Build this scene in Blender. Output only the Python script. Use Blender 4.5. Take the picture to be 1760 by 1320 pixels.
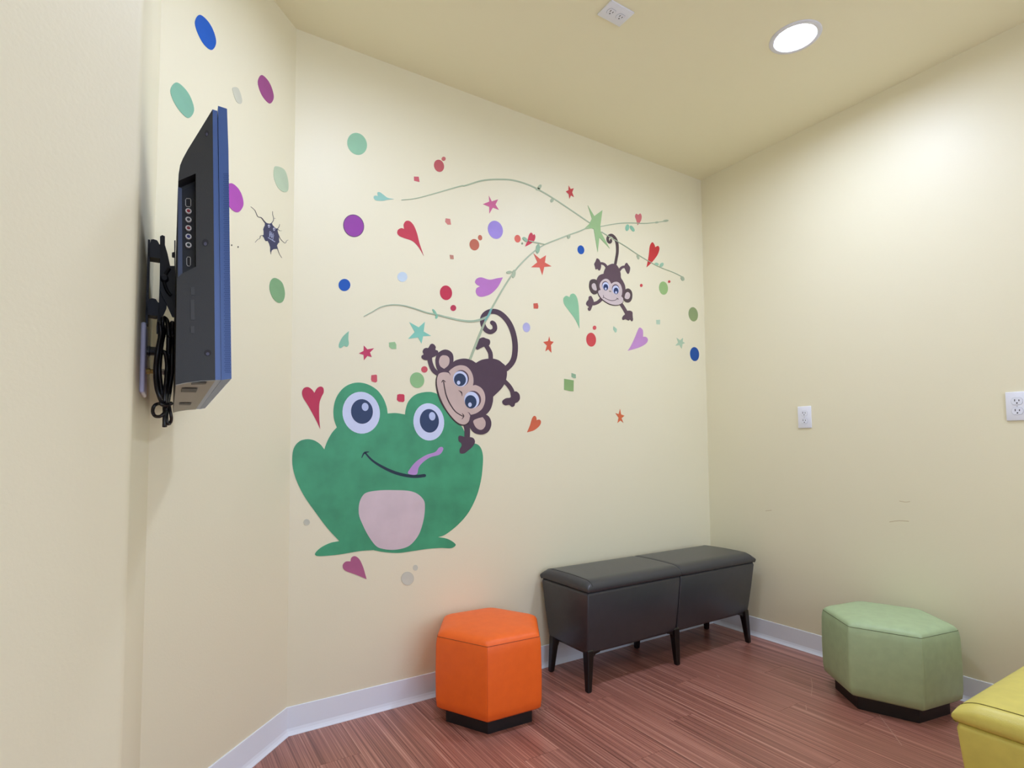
import bpy, bmesh, math, random
from mathutils import Vector, Matrix
from mathutils.geometry import tessellate_polygon
random.seed(7)
for o in list(bpy.data.objects): bpy.data.objects.remove(o)
scene = bpy.context.scene
COL = scene.collection

# ---------------------------------------------------------------- camera
S = 0.973824567          # metres per calibration unit
F_PX, YAW, PITCH, ROLL, SX, SY = 952.30608, 0.552742, 0.0545949, -0.0058182, -27.6309, 54.67411
CAM = Vector((-2.9802894, -2.28187754, 1.10)) * S
H = 2.74                 # ceiling height
FW = Vector((math.sin(YAW) * math.cos(PITCH), math.cos(YAW) * math.cos(PITCH), math.sin(PITCH)))
_r = Vector((math.cos(YAW), -math.sin(YAW), 0)); _u = _r.cross(FW)
RT = _r * math.cos(ROLL) + _u * math.sin(ROLL)
UP = _u * math.cos(ROLL) - _r * math.sin(ROLL)
cam_d = bpy.data.cameras.new('camera'); cam = bpy.data.objects.new('camera', cam_d); COL.objects.link(cam)
cam_d.sensor_width = 36; cam_d.lens = F_PX / 1760 * 36
cam_d.shift_x = -SX / 1760; cam_d.shift_y = SY / 1760
cam_d.clip_start = 0.02
cam.matrix_world = Matrix(((RT.x, UP.x, -FW.x, CAM.x), (RT.y, UP.y, -FW.y, CAM.y), (RT.z, UP.z, -FW.z, CAM.z), (0, 0, 0, 1)))
scene.camera = cam

# ---------------------------------------------------------------- world, exposure, ceiling lamps
LAMP_POWER = 178.0
LAMP_COLOR = (0.80, 0.915, 1.24)
WIN = (-3.1, -0.35, 0.25, 2.45)      # assumed, unseen daylight window, added to brighten the ceiling: x0, x1, z0, z1
YB = -4.3                             # rear wall
LAMPS = [(-0.70, -1.01), (-2.18, -0.94), (-0.70, -2.75)]
w = bpy.data.worlds.new('world'); scene.world = w; w.use_nodes = True
w.node_tree.nodes['Background'].inputs[0].default_value = (0.79, 0.915, 1.24, 1)
w.node_tree.nodes['Background'].inputs[1].default_value = 2.3
vs = scene.view_settings
vs.view_transform = 'Standard'; vs.look = 'None'; vs.gamma = 1.0; vs.use_curve_mapping = False
vs.exposure = 0.30
pt = bpy.data.lights.new('window_portal', 'AREA'); pt.shape = 'RECTANGLE'; pt.size = WIN[1] - WIN[0]; pt.size_y = WIN[3] - WIN[2]
pt.cycles.is_portal = True
po = bpy.data.objects.new('window_portal', pt); COL.objects.link(po)
po.location = ((WIN[0] + WIN[1]) / 2, YB - 0.05, (WIN[2] + WIN[3]) / 2); po.rotation_euler = (math.pi / 2, 0, 0)

# ---------------------------------------------------------------- helpers
def lin(c):
    return tuple((v / 255 / 12.92) if v / 255 <= 0.04045 else ((v / 255 + 0.055) / 1.055) ** 2.4 for v in c)

def hit(px, n, k):
    """point where the line of sight through a photo pixel meets the plane n.X = k"""
    d = FW + RT * ((px[0] - 880 - SX) / F_PX) - UP * ((px[1] - 660 - SY) / F_PX)
    n = Vector(n)
    return CAM + d * ((k - n.dot(CAM)) / n.dot(d))

MATS = {}
def mat(name, col, rough=0.5, metal=0.0, spec=0.5, noise=0.0, nscale=20, bump=0.0, bscale=200, emit=0.0, coat=0.0):
    if name in MATS: return MATS[name]
    m = bpy.data.materials.new(name); m.use_nodes = True
    nt = m.node_tree; b = nt.nodes['Principled BSDF']
    c = lin(col) if max(col) > 1 else tuple(col)
    b.inputs['Base Color'].default_value = (*c, 1)
    b.inputs['Roughness'].default_value = rough
    b.inputs['Metallic'].default_value = metal
    b.inputs['Specular IOR Level'].default_value = spec
    b.inputs['Coat Weight'].default_value = coat
    if emit:
        b.inputs['Emission Color'].default_value = (*c, 1); b.inputs['Emission Strength'].default_value = emit
    if noise or bump:
        tc = nt.nodes.new('ShaderNodeTexCoord')
    if noise:
        n = nt.nodes.new('ShaderNodeTexNoise'); n.inputs['Scale'].default_value = nscale; n.inputs['Detail'].default_value = 4
        nt.links.new(tc.outputs['Object'], n.inputs['Vector'])
        r = nt.nodes.new('ShaderNodeValToRGB')
        r.color_ramp.elements[0].position = 0.3; r.color_ramp.elements[1].position = 0.7
        r.color_ramp.elements[0].color = (*[x * (1 - noise) for x in c], 1)
        r.color_ramp.elements[1].color = (*[min(1, x * (1 + noise)) for x in c], 1)
        nt.links.new(n.outputs['Fac'], r.inputs['Fac']); nt.links.new(r.outputs['Color'], b.inputs['Base Color'])
    if bump:
        n2 = nt.nodes.new('ShaderNodeTexNoise'); n2.inputs['Scale'].default_value = bscale; n2.inputs['Detail'].default_value = 3
        nt.links.new(tc.outputs['Object'], n2.inputs['Vector'])
        bp = nt.nodes.new('ShaderNodeBump'); bp.inputs['Strength'].default_value = bump; bp.inputs['Distance'].default_value = 0.001
        nt.links.new(n2.outputs['Fac'], bp.inputs['Height']); nt.links.new(bp.outputs['Normal'], b.inputs['Normal'])
    MATS[name] = m
    return m

def link(name, me, m=None, parent=None, loc=None):
    o = bpy.data.objects.new(name, me); COL.objects.link(o)
    if m is not None and me is not None and not me.materials: me.materials.append(m)
    if parent is not None: o.parent = parent
    if loc is not None: o.location = loc
    return o

def mesh(name, verts, faces, m, parent=None, smooth=False, loc=None):
    me = bpy.data.meshes.new(name); me.from_pydata([tuple(v) for v in verts], [], faces); me.update()
    bm = bmesh.new(); bm.from_mesh(me); bmesh.ops.recalc_face_normals(bm, faces=bm.faces); bm.to_mesh(me); bm.free()
    if smooth: me.polygons.foreach_set('use_smooth', [True] * len(me.polygons))
    return link(name, me, m, parent, loc)

def from_bm(name, bm, m, parent=None, smooth=False, loc=None):
    me = bpy.data.meshes.new(name); bm.to_mesh(me); bm.free()
    if smooth: me.polygons.foreach_set('use_smooth', [True] * len(me.polygons))
    return link(name, me, m, parent, loc)

def tag(o, label, cat, group=None):
    o['label'] = label; o['category'] = cat
    if group: o['group'] = group
    return o

def struct(o):
    o['kind'] = 'structure'; return o

def empty(name, loc=(0, 0, 0), rz=0.0):
    o = bpy.data.objects.new(name, None); COL.objects.link(o); o.location = loc; o.rotation_euler = (0, 0, rz)
    o.empty_display_size = 0.05
    return o

def box_vf(x0, x1, y0, y1, z0, z1):
    v = [(x, y, z) for z in (z0, z1) for y in (y0, y1) for x in (x0, x1)]
    f = [(0, 2, 3, 1), (4, 5, 7, 6), (0, 1, 5, 4), (2, 6, 7, 3), (0, 4, 6, 2), (1, 3, 7, 5)]
    return v, f

def box(name, x0, x1, y0, y1, z0, z1, m, parent=None, bevel=0.0, seg=2):
    bm = bmesh.new(); v, f = box_vf(x0, x1, y0, y1, z0, z1)
    vs_ = [bm.verts.new(p) for p in v]
    for q in f: bm.faces.new([vs_[i] for i in q])
    bmesh.ops.recalc_face_normals(bm, faces=bm.faces)
    if bevel: bmesh.ops.bevel(bm, geom=bm.edges[:], offset=bevel, segments=seg, profile=0.5, affect='EDGES')
    return from_bm(name, bm, m, parent, smooth=bool(bevel))

def prism(name, poly, d, m, parent=None, bevel=0.0):
    """closed 3-D polygon extruded by the vector d"""
    bm = bmesh.new()
    a = [bm.verts.new(p) for p in poly]; b = [bm.verts.new(Vector(p) + Vector(d)) for p in poly]
    n = len(poly)
    bm.faces.new(a); bm.faces.new(b[::-1])
    for i in range(n): bm.faces.new((a[i], b[i], b[(i + 1) % n], a[(i + 1) % n]))
    bmesh.ops.recalc_face_normals(bm, faces=bm.faces)
    if bevel: bmesh.ops.bevel(bm, geom=bm.edges[:], offset=bevel, segments=2, profile=0.5, affect='EDGES')
    return from_bm(name, bm, m, parent)

def catmull(pts, closed, n=8):
    out = []; N = len(pts)
    rng = N if closed else N - 1
    for i in range(rng):
        if closed: p0, p1, p2, p3 = pts[i - 1], pts[i], pts[(i + 1) % N], pts[(i + 2) % N]
        else: p0, p1, p2, p3 = pts[max(i - 1, 0)], pts[i], pts[i + 1], pts[min(i + 2, N - 1)]
        for k in range(n):
            t = k / n
            out.append(tuple(0.5 * (2 * b + (c - a) * t + (2 * a - 5 * b + 4 * c - d) * t * t + (3 * b - a - 3 * c + d) * t ** 3)
                             for a, b, c, d in zip(p0, p1, p2, p3)))
    if not closed: out.append(tuple(pts[-1]))
    return out

def tube_vf(path, r, nseg=8, closed=False):
    P = [Vector(p) for p in path]; N = len(P); V = []; Fc = []
    up = Vector((0.31, 0.2, 0.93)).normalized()
    for i in range(N):
        t = (P[(i + 1) % N] - P[i - 1]) if closed else (P[min(i + 1, N - 1)] - P[max(i - 1, 0)])
        t.normalize()
        a = t.cross(up)
        if a.length < 1e-3: a = t.cross(Vector((1, 0, 0)))
        a.normalize(); b = t.cross(a)
        rr = r[i] if isinstance(r, (list, tuple)) else r
        for k in range(nseg):
            an = 2 * math.pi * k / nseg
            V.append(P[i] + a * (rr * math.cos(an)) + b * (rr * math.sin(an)))
    for i in range(N if closed else N - 1):
        j = (i + 1) % N
        for k in range(nseg):
            k2 = (k + 1) % nseg
            Fc.append((i * nseg + k, i * nseg + k2, j * nseg + k2, j * nseg + k))
    if not closed:
        Fc.append(tuple(range(nseg))[::-1]); Fc.append(tuple(range((N - 1) * nseg, N * nseg)))
    return V, Fc

def tube(name, path, r, m, parent=None, nseg=8, closed=False):
    V, Fc = tube_vf(path, r, nseg, closed)
    return mesh(name, V, Fc, m, parent, smooth=True)

def lathe(name, prof, m, parent=None, n=32, axis='z', origin=(0, 0, 0), frame=None, smooth=True):
    """profile (radius, height) turned about an axis; frame = (a, b, c): radial a, b and axial c"""
    a, b, c = frame if frame else (Vector((1, 0, 0)), Vector((0, 1, 0)), Vector((0, 0, 1)))
    O = Vector(origin); V = []; Fc = []
    for (r, h) in prof:
        for k in range(n):
            an = 2 * math.pi * k / n
            V.append(O + a * (r * math.cos(an)) + b * (r * math.sin(an)) + c * h)
    for i in range(len(prof) - 1):
        for k in range(n):
            k2 = (k + 1) % n
            Fc.append((i * n + k, i * n + k2, (i + 1) * n + k2, (i + 1) * n + k))
    Fc.append(tuple(range(n))[::-1]); Fc.append(tuple(range((len(prof) - 1) * n, len(prof) * n)))
    return mesh(name, V, Fc, m, parent, smooth=False)

# ---------------------------------------------------------------- materials
def wall_material():
    m = bpy.data.materials.new('cream wall paint'); m.use_nodes = True
    nt = m.node_tree; b = nt.nodes['Principled BSDF']
    tc = nt.nodes.new('ShaderNodeTexCoord')
    n = nt.nodes.new('ShaderNodeTexNoise'); n.inputs['Scale'].default_value = 1.3; n.inputs['Detail'].default_value = 3
    r = nt.nodes.new('ShaderNodeValToRGB')
    r.color_ramp.elements[0].position = 0.35; r.color_ramp.elements[1].position = 0.65
    r.color_ramp.elements[0].color = (0.865, 0.805, 0.575, 1); r.color_ramp.elements[1].color = (0.875, 0.815, 0.585, 1)
    nt.links.new(tc.outputs['Object'], n.inputs['Vector']); nt.links.new(n.outputs['Fac'], r.inputs['Fac'])
    nt.links.new(r.outputs['Color'], b.inputs['Base Color'])
    b.inputs['Roughness'].default_value = 0.46; b.inputs['Specular IOR Level'].default_value = 0.55
    n2 = nt.nodes.new('ShaderNodeTexNoise'); n2.inputs['Scale'].default_value = 160; n2.inputs['Detail'].default_value = 3
    bp = nt.nodes.new('ShaderNodeBump'); bp.inputs['Strength'].default_value = 0.18; bp.inputs['Distance'].default_value = 0.0012
    nt.links.new(tc.outputs['Object'], n2.inputs['Vector']); nt.links.new(n2.outputs['Fac'], bp.inputs['Height'])
    nt.links.new(bp.outputs['Normal'], b.inputs['Normal'])
    return m
WALL = wall_material()
CEIL = mat('ceiling paint', (0.945, 0.89, 0.625), 0.45, spec=0.5, bump=0.12, bscale=150)
BASE = mat('rubber base', (238, 243, 250), 0.45, spec=0.4)
WHITE = mat('white plastic', (240, 242, 250), 0.35)
DARK = mat('dark slot', (22, 22, 26), 0.6)
BLACK = mat('black plastic', (20, 20, 22), 0.4)

def plank_material():
    m = bpy.data.materials.new('striated vinyl plank'); m.use_nodes = True
    nt = m.node_tree; b = nt.nodes['Principled BSDF']; N = nt.nodes; L = nt.links
    tc = N.new('ShaderNodeTexCoord'); oi = N.new('ShaderNodeObjectInfo')
    off = N.new('ShaderNodeVectorMath'); off.operation = 'MULTIPLY_ADD'
    comb = N.new('ShaderNodeCombineXYZ')
    for i in range(3): L.new(oi.outputs['Random'], comb.inputs[i])
    L.new(comb.outputs[0], off.inputs[0]); off.inputs[1].default_value = (37, 53, 11)
    L.new(tc.outputs['Object'], off.inputs[2])
    def streak(sx, sy, det):
        mp = N.new('ShaderNodeMapping'); mp.inputs['Scale'].default_value = (sx, sy, 1)
        L.new(off.outputs[0], mp.inputs['Vector'])
        t = N.new('ShaderNodeTexNoise'); t.inputs['Scale'].default_value = 1.0; t.inputs['Detail'].default_value = det
        t.inputs['Roughness'].default_value = 0.6
        L.new(mp.outputs[0], t.inputs['Vector']); return t
    s1 = streak(190, 1.2, 2); s2 = streak(48, 0.7, 2); s3 = streak(420, 2.0, 1)
    ramp = N.new('ShaderNodeValToRGB'); e = ramp.color_ramp.elements
    e[0].position = 0.30; e[0].color = (*lin((96, 54, 46)), 1)
    e[1].position = 0.70; e[1].color = (*lin((222, 178, 158)), 1)
    x = e.new(0.48); x.color = (*lin((158, 104, 90)), 1)
    x = e.new(0.56); x.color = (*lin((180, 122, 106)), 1)
    mx = N.new('ShaderNodeMath'); mx.operation = 'MULTIPLY_ADD'; mx.inputs[1].default_value = 0.55
    L.new(s1.outputs['Fac'], mx.inputs[0])
    m2 = N.new('ShaderNodeMath'); m2.operation = 'MULTIPLY_ADD'; m2.inputs[1].default_value = 0.25
    L.new(s2.outputs['Fac'], m2.inputs[0])
    m3 = N.new('ShaderNodeMath'); m3.operation = 'MULTIPLY'; m3.inputs[1].default_value = 0.2
    L.new(s3.outputs['Fac'], m3.inputs[0]); L.new(m3.outputs[0], m2.inputs[2]); L.new(m2.outputs[0], mx.inputs[2])
    L.new(mx.outputs[0], ramp.inputs['Fac'])
    hv = N.new('ShaderNodeHueSaturation')
    mr = N.new('ShaderNodeMapRange'); mr.inputs[3].default_value = 0.93; mr.inputs[4].default_value = 1.07
    L.new(oi.outputs['Random'], mr.inputs[0]); L.new(mr.outputs[0], hv.inputs['Value'])
    L.new(ramp.outputs['Color'], hv.inputs['Color']); L.new(hv.outputs['Color'], b.inputs['Base Color'])
    b.inputs['Roughness'].default_value = 0.3; b.inputs['Specular IOR Level'].default_value = 0.5
    bp = N.new('ShaderNodeBump'); bp.inputs['Strength'].default_value = 0.12; bp.inputs['Distance'].default_value = 0.0008
    L.new(s1.outputs['Fac'], bp.inputs['Height']); L.new(bp.outputs['Normal'], b.inputs['Normal'])
    return m
PLANK = plank_material()

# ---------------------------------------------------------------- room shell
LEN = 2.4571; DG = 0.64599 / math.sqrt(2)
A0 = Vector((0, 0)); A1 = Vector((-LEN, 0)); A2 = Vector((-LEN - DG, -DG))
TVA = math.radians(1.19)
TU = Vector((math.sin(TVA), math.cos(TVA), 0)); TN = Vector((math.cos(TVA), -math.sin(TVA), 0))   # along / out of the TV wall
A3 = Vector((A2.x - TU.x * 0.80, A2.y - TU.y * 0.80))
A4 = A3 + Vector((-1, -1)) * (1.0 / math.sqrt(2))
LOOP = [A0, A1, A2, A3, A4, Vector((A4.x, YB)), Vector((0, YB))]
WNAMES = ['wall_back', 'wall_corner', 'wall_left', 'wall_near', 'wall_far_left', 'wall_rear', 'wall_right']
def outward(a, b):
    d = (b - a).normalized(); return Vector((d.y, -d.x))      # loop runs counter-clockwise seen from above: outside is on the right
area = sum(LOOP[i - 1].x * LOOP[i].y - LOOP[i].x * LOOP[i - 1].y for i in range(len(LOOP)))
SGN = 1 if area > 0 else -1
TH = 0.1
def mitre(i, t):
    n1 = outward(LOOP[i - 1], LOOP[i]) * SGN; n2 = outward(LOOP[i], LOOP[(i + 1) % len(LOOP)]) * SGN
    return LOOP[i] + (n1 + n2) * (t / (1 + n1.dot(n2)))
BUL = 0.025      # rounded outside corner between the TV wall and the near wall
n1 = outward(A2, A3) * SGN; n2 = outward(A3, A4) * SGN
tanlen = BUL * math.tan(math.acos(n1.dot(n2)) / 2)
B3a = A3 + (A2 - A3).normalized() * tanlen; B3b = A3 + (A4 - A3).normalized() * tanlen
WALLS = {}
for i, nm in enumerate(WNAMES):
    a, b = LOOP[i], LOOP[(i + 1) % len(LOOP)]
    if nm == 'wall_left': b = B3a
    if nm == 'wall_near': a = B3b
    ao, bo = mitre(i, TH), mitre((i + 1) % len(LOOP), TH)
    if nm == 'wall_rear':
        V = []; Fc = []
        for (xa, xb, za, zb0) in ((bo.x, WIN[1], 0, H), (WIN[0], ao.x, 0, H), (WIN[0], WIN[1], 0, WIN[2]), (WIN[0], WIN[1], WIN[3], H)):
            v_, f_ = box_vf(min(xa, xb), max(xa, xb), YB - TH, YB, za, zb0); k0 = len(V); V += v_; Fc += [tuple(i_ + k0 for i_ in q_) for q_ in f_]
        WALLS[nm] = struct(mesh(nm, V, Fc, WALL)); continue
    q = [a, b, bo, ao]
    v = [(p.x, p.y, 0) for p in q] + [(p.x, p.y, H) for p in q]
    WALLS[nm] = struct(mesh(nm, v, [(0, 1, 2, 3), (4, 5, 6, 7), (0, 1, 5, 4), (1, 2, 6, 5), (2, 3, 7, 6), (3, 0, 4, 7)], WALL))
cen = B3a + n1 * BUL
v = []; f = []
a1 = math.atan2(-n1.y, -n1.x); a2 = math.atan2(-n2.y, -n2.x)
da = (a2 - a1 + math.pi) % (2 * math.pi) - math.pi
K = 10
for z in (0, H):
    for k in range(K + 1):
        t = a1 + da * k / K; v.append((cen.x + BUL * math.cos(t), cen.y + BUL * math.sin(t), z))
for k in range(K): f.append((k, k + 1, K + 2 + k, K + 1 + k))
struct(mesh('trim_1', v, f, WALL, smooth=True))

# assumed rear window, unseen, added for fill light: frame, two mullions, three panes
wf = struct(box('assumed_window', WIN[0], WIN[1], YB - 0.09, YB - 0.03, WIN[2], WIN[2] + 0.05, mat('window frame', (225, 225, 225), 0.4)))
FRM = MATS['window frame']
box('frame', WIN[0], WIN[1], YB - 0.09, YB - 0.03, WIN[3] - 0.05, WIN[3], FRM, wf)
for k in range(4):
    xk = WIN[0] + (WIN[1] - WIN[0] - 0.05) * k / 3
    box('mullion', xk, xk + 0.05, YB - 0.09, YB - 0.03, WIN[2] + 0.05, WIN[3] - 0.05, FRM, wf)
GL = bpy.data.materials.new('window glass'); GL.use_nodes = True
_n = GL.node_tree.nodes; _n.remove(_n['Principled BSDF'])
_t = _n.new('ShaderNodeBsdfTransparent'); _g = _n.new('ShaderNodeBsdfGlossy'); _g.inputs['Roughness'].default_value = 0.02
_m = _n.new('ShaderNodeMixShader'); _m.inputs[0].default_value = 0.05
GL.node_tree.links.new(_t.outputs[0], _m.inputs[1]); GL.node_tree.links.new(_g.outputs[0], _m.inputs[2])
GL.node_tree.links.new(_m.outputs[0], _n['Material Output'].inputs[0])
for k in range(3):
    xk = WIN[0] + (WIN[1] - WIN[0] - 0.05) * k / 3
    box('pane', xk + 0.05, xk + (WIN[1] - WIN[0] - 0.05) / 3, YB - 0.062, YB - 0.058, WIN[2] + 0.05, WIN[3] - 0.05, GL, wf)

mo = [mitre(i, TH) for i in range(len(LOOP))]
n = len(mo)
HR = 0.078
loops = [[Vector((p.x, p.y, 0)) for p in mo]] + [[Vector((lx + HR * math.cos(-2 * math.pi * k / 32), ly + HR * math.sin(-2 * math.pi * k / 32), 0)) for k in range(32)] for lx, ly in LAMPS]
tris = tessellate_polygon(loops)
flat = [p for l in loops for p in l]
cv = [(p.x, p.y, H) for p in flat]; cf = [tuple(t) for t in tris]
k0 = len(cv); cv += [(p.x, p.y, H + 0.1) for p in mo]
cf += [tuple(range(k0, k0 + n))] + [(i, (i + 1) % n, k0 + (i + 1) % n, k0 + i) for i in range(n)]
struct(mesh('ceiling', cv, cf, CEIL))
fv = [(p.x, p.y, -0.0015) for p in mo] + [(p.x, p.y, -0.1) for p in mo]
floor = struct(mesh('floor', fv, [tuple(range(n)), tuple(range(n, 2 * n))] + [(i, (i + 1) % n, n + (i + 1) % n, n + i) for i in range(n)],
                    mat('floor joint', (58, 34, 28), 0.7)))

# vinyl planks: children of the floor, running away from the mural wall
PW, PL, GAP = 0.152, 0.914, 0.0009
pm = bpy.data.meshes.new('plank')
v, f = box_vf(GAP / 2, PW - GAP / 2, GAP / 2, PL - GAP / 2, -0.0014, 0.0)
pm.from_pydata(v, [], f); pm.materials.append(PLANK)
bmx = bmesh.new(); bmx.from_mesh(pm); bmesh.ops.recalc_face_normals(bmx, faces=bmx.faces); bmx.to_mesh(pm); bmx.free()
offs = {}
def inside(x, y):
    c = False
    for i in range(len(LOOP)):
        p, q = LOOP[i - 1], LOOP[i]
        if (p.y > y) != (q.y > y) and x < (q.x - p.x) * (y - p.y) / (q.y - p.y) + p.x: c = not c
    return c
nx = int(math.ceil(-A4.x / PW)) + 1
OFFS = [0.11, 0.62, 0.33, 0.80, 0.05, 0.48, 0.71, 0.24, 0.56]
for i in range(nx):
    x0 = -(i + 1) * PW + 0.02
    o0 = OFFS[i % len(OFFS)] * PL
    j = 0
    y1 = o0
    while y1 > YB - 0.02:
        y0 = y1 - PL
        if any(inside(x0 + PW * a, min(max(y0 + PL * b, YB + .01), -0.005)) for a in (.02, .5, .98) for b in (0, .25, .5, .75, 1)):
            link('plank', pm, None, floor, (x0, y0, 0))
        y1 = y0

# cove base along every wall: thin strip with a flared toe
BH, BT, BTOE = 0.102, 0.004, 0.014
PROF = [(0.0, 0.0), (BTOE, 0.0), (BTOE, 0.002), (0.010, 0.007), (0.0065, 0.014), (BT, 0.024), (BT, BH - 0.002), (BT - 0.001, BH), (0.0, BH)]
def base_run(name, i):
    j = (i + 1) % len(LOOP); V = []
    for idx in (i, j):
        for (d, z) in PROF:
            p = mitre(idx, -d); V.append((p.x, p.y, z))
    k = len(PROF)
    F_ = [(a, a + 1, k + a + 1, k + a) for a in range(k - 1)] + [tuple(range(k)), tuple(range(k, 2 * k))]
    return struct(mesh(name, V, F_, BASE))
for i, nm in enumerate(WNAMES): base_run(nm.replace('wall', 'baseboard'), i)

# ---------------------------------------------------------------- mural: everything painted on the walls
MUR_N, MUR_K = Vector((0, -1, 0)), 0.0
dd = (A2 - A1).normalized(); DOT_N = Vector((-dd.y, dd.x, 0))
if DOT_N.dot(CAM - Vector((A1.x, A1.y, 0))) < 0: DOT_N = -DOT_N
DOT_K = DOT_N.dot(Vector((A1.x, A1.y, 0)))
class Crop:
    """reads outline points noted in an enlarged view of the photograph back to photo pixels"""
    def __init__(s, x, y, k): s.x, s.y, s.k = x, y, k
    def __call__(s, p): return (s.x + p[0] / s.k, s.y + p[1] / s.k)
FR = Crop(490, 620, 3.3); MK = Crop(700, 500, 4.4); MH = Crop(720, 590, 9.43); MS = Crop(1000, 395, 8)
UL = Crop(560, 200, 3.667); MI = Crop(800, 280, 3.667); LL = Crop(510, 510, 5.28); RL = Crop(870, 520, 5.28)
RR = Crop(960, 330, 4.4); D1 = Crop(270, 20, 6.948); D2 = Crop(380, 270, 5.077); HO = Crop(420, 340, 12); BL = Crop(510, 860, 7.04)
PX = Crop(0, 0, 1)

def paint_mat(col, noise=0.06):
    return mat('paint %d %d %d' % tuple(col), col, 0.45, spec=0.4, noise=noise, nscale=9)

def outline(pts, n=6):
    """points with a third value are sharp corners, the rest is a smooth curve"""
    cs = [i for i, p in enumerate(pts) if len(p) > 2]
    P = [p[:2] for p in pts]
    if not cs: return catmull(P, True, n)
    out = []
    for a, b in zip(cs, cs[1:] + [cs[0] + len(P)]):
        seg = [P[i % len(P)] for i in range(a, b + 1)]
        out += catmull(seg, False, n)[:-1]
    return out

def ell(cx, cy, rx, ry, ang=0, n=36):
    A = math.radians(ang); out = []
    for k in range(n):
        t = 2 * math.pi * k / n
        out.append((cx + rx * math.cos(t) * math.cos(A) - ry * math.sin(t) * math.sin(A), cy + rx * math.cos(t) * math.sin(A) + ry * math.sin(t) * math.cos(A)))
    return out

class Strip(list):
    """outline made of two matching edges, so that it can be filled strip by strip"""
    def __init__(s, L, R): super().__init__(L + R); s.half = len(L)
def stroke(pts, w, n=6):
    """brush line as one closed outline; w is one width or (start, middle, end)"""
    P = catmull(pts, False, n); N = len(P); Lf, Rt = [], []
    for i, p in enumerate(P):
        a, b = P[max(i - 1, 0)], P[min(i + 1, N - 1)]
        dx, dy = b[0] - a[0], b[1] - a[1]; l = math.hypot(dx, dy) or 1
        t = i / (N - 1)
        if isinstance(w, (int, float)): ww = w
        else:
            ww = w[0] + (w[1] - w[0]) * t * 2 if t < .5 else w[1] + (w[2] - w[1]) * (t - .5) * 2
        ox, oy = -dy / l * ww / 2, dx / l * ww / 2
        Lf.append((p[0] + ox, p[1] + oy)); Rt.append((p[0] - ox, p[1] - oy))
    cap = []
    w1 = w if isinstance(w, (int, float)) else w[2]; w0 = w if isinstance(w, (int, float)) else w[0]
    def capend(p, q, ww):
        dx, dy = p[0] - q[0], p[1] - q[1]; l = math.hypot(dx, dy) or 1
        return [(p[0] + ww / 2 * (dx / l * math.cos(t) - dy / l * math.sin(t)), p[1] + ww / 2 * (dy / l * math.cos(t) + dx / l * math.sin(t))) for t in (math.pi / 4, 0, -math.pi / 4)]
    c1, c0_ = capend(P[-1], P[-2], w1), capend(P[0], P[1], w0)
    L2, R2 = [c0_[1]] + [c0_[2]] + Lf + [c1[0], c1[1]], [c0_[1]] + [c0_[0]] + Rt + [c1[2], c1[1]]
    return Strip(L2, R2)

LAYER = 0.0005
def decal(name, crop, pts, col, layer=1, parent=None, wall='m', noise=0.06):
    """flat coat of paint with its own edge, standing a hair proud of the wall"""
    nrm, k = (MUR_N, MUR_K) if wall == 'm' else ((DOT_N, DOT_K) if wall == 'd' else (Vector((-1, 0, 0)), 0.0))
    th = 0.0006 + LAYER * layer
    back = [hit(crop(p), nrm, k) + nrm * 0.0002 for p in pts]
    front = [p + nrm * th for p in back]
    org = sum(back, Vector()) / len(back)
    if parent is not None: org = parent['_o'] if '_o' in parent else parent.location
    org = Vector(org)
    tris = None if isinstance(pts, Strip) else tessellate_polygon([[Vector((p.x, p.z, 0)) if wall == 'm' else Vector((p.y, p.z, 0)) for p in back]])
    nb = len(back)
    rim = list(range(nb))
    if isinstance(pts, Strip):
        h_ = pts.half; tris = [(i, i + 1, h_ + i + 1, h_ + i) for i in range(h_ - 1)]
        rim = list(range(h_)) + list(range(nb - 1, h_ - 1, -1))
    V = [p - org for p in front] + [p - org for p in back]
    Fc = [tuple(t) for t in tris] + [(rim[i], rim[(i + 1) % nb], nb + rim[(i + 1) % nb], nb + rim[i]) for i in range(nb)]
    o = mesh(name, V, Fc, paint_mat(col, noise), parent)
    if parent is None: o.location = org
    else: o.location = (0, 0, 0)
    return o

def painted(name, crop, pts, col, label, cat, group=None, layer=1, wall='m', noise=0.06):
    return tag(decal(name, crop, pts, col, layer, None, wall, noise), label, cat, group)

def mural_root(name, crop, p, label, cat, group=None, wall='m'):
    nrm, k = (MUR_N, MUR_K) if wall == 'm' else (DOT_N, DOT_K)
    e = empty(name, hit(crop(p), nrm, k)); return tag(e, label, cat, group)

GREEN = (68, 158, 114)
# --- frog
frog = mural_root('painted_frog', FR, (620, 1080), 'big smiling green frog painted on the wall with pink belly', 'wall painting')
c = 1
decal('body', FR, outline([(222, 503, c), (240, 455), (265, 410), (293, 378, c), (277, 330), (275, 270), (290, 210), (325, 160), (370, 132), (420, 124), (470, 135),
    (520, 165), (555, 210), (575, 260), (581, 299, c), (630, 297), (680, 305, c), (685, 270), (700, 230), (735, 195), (780, 180), (830, 178), (870, 195), (910, 240),
    (945, 300), (985, 350), (1012, 392), (1022, 430), (1030, 490, c), (1060, 472), (1085, 472), (1108, 492), (1121, 535), (1120, 600), (1110, 680), (1085, 770), (1040, 860), (980, 930),
    (910, 985), (868, 1000, c), (920, 1010), (958, 1032), (966, 1048), (940, 1063), (880, 1062), (800, 1068), (720, 1080), (640, 1090), (560, 1085), (500, 1074, c),
    (420, 1080), (300, 1100), (200, 1108), (172, 1103), (175, 1085), (210, 1055), (260, 1032), (308, 1023, c), (240, 950), (180, 870), (110, 770), (65, 680),
    (43, 600), (42, 530), (55, 485), (85, 455), (125, 445), (165, 452), (200, 475)]), GREEN, 1, frog, noise=0.16)
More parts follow.
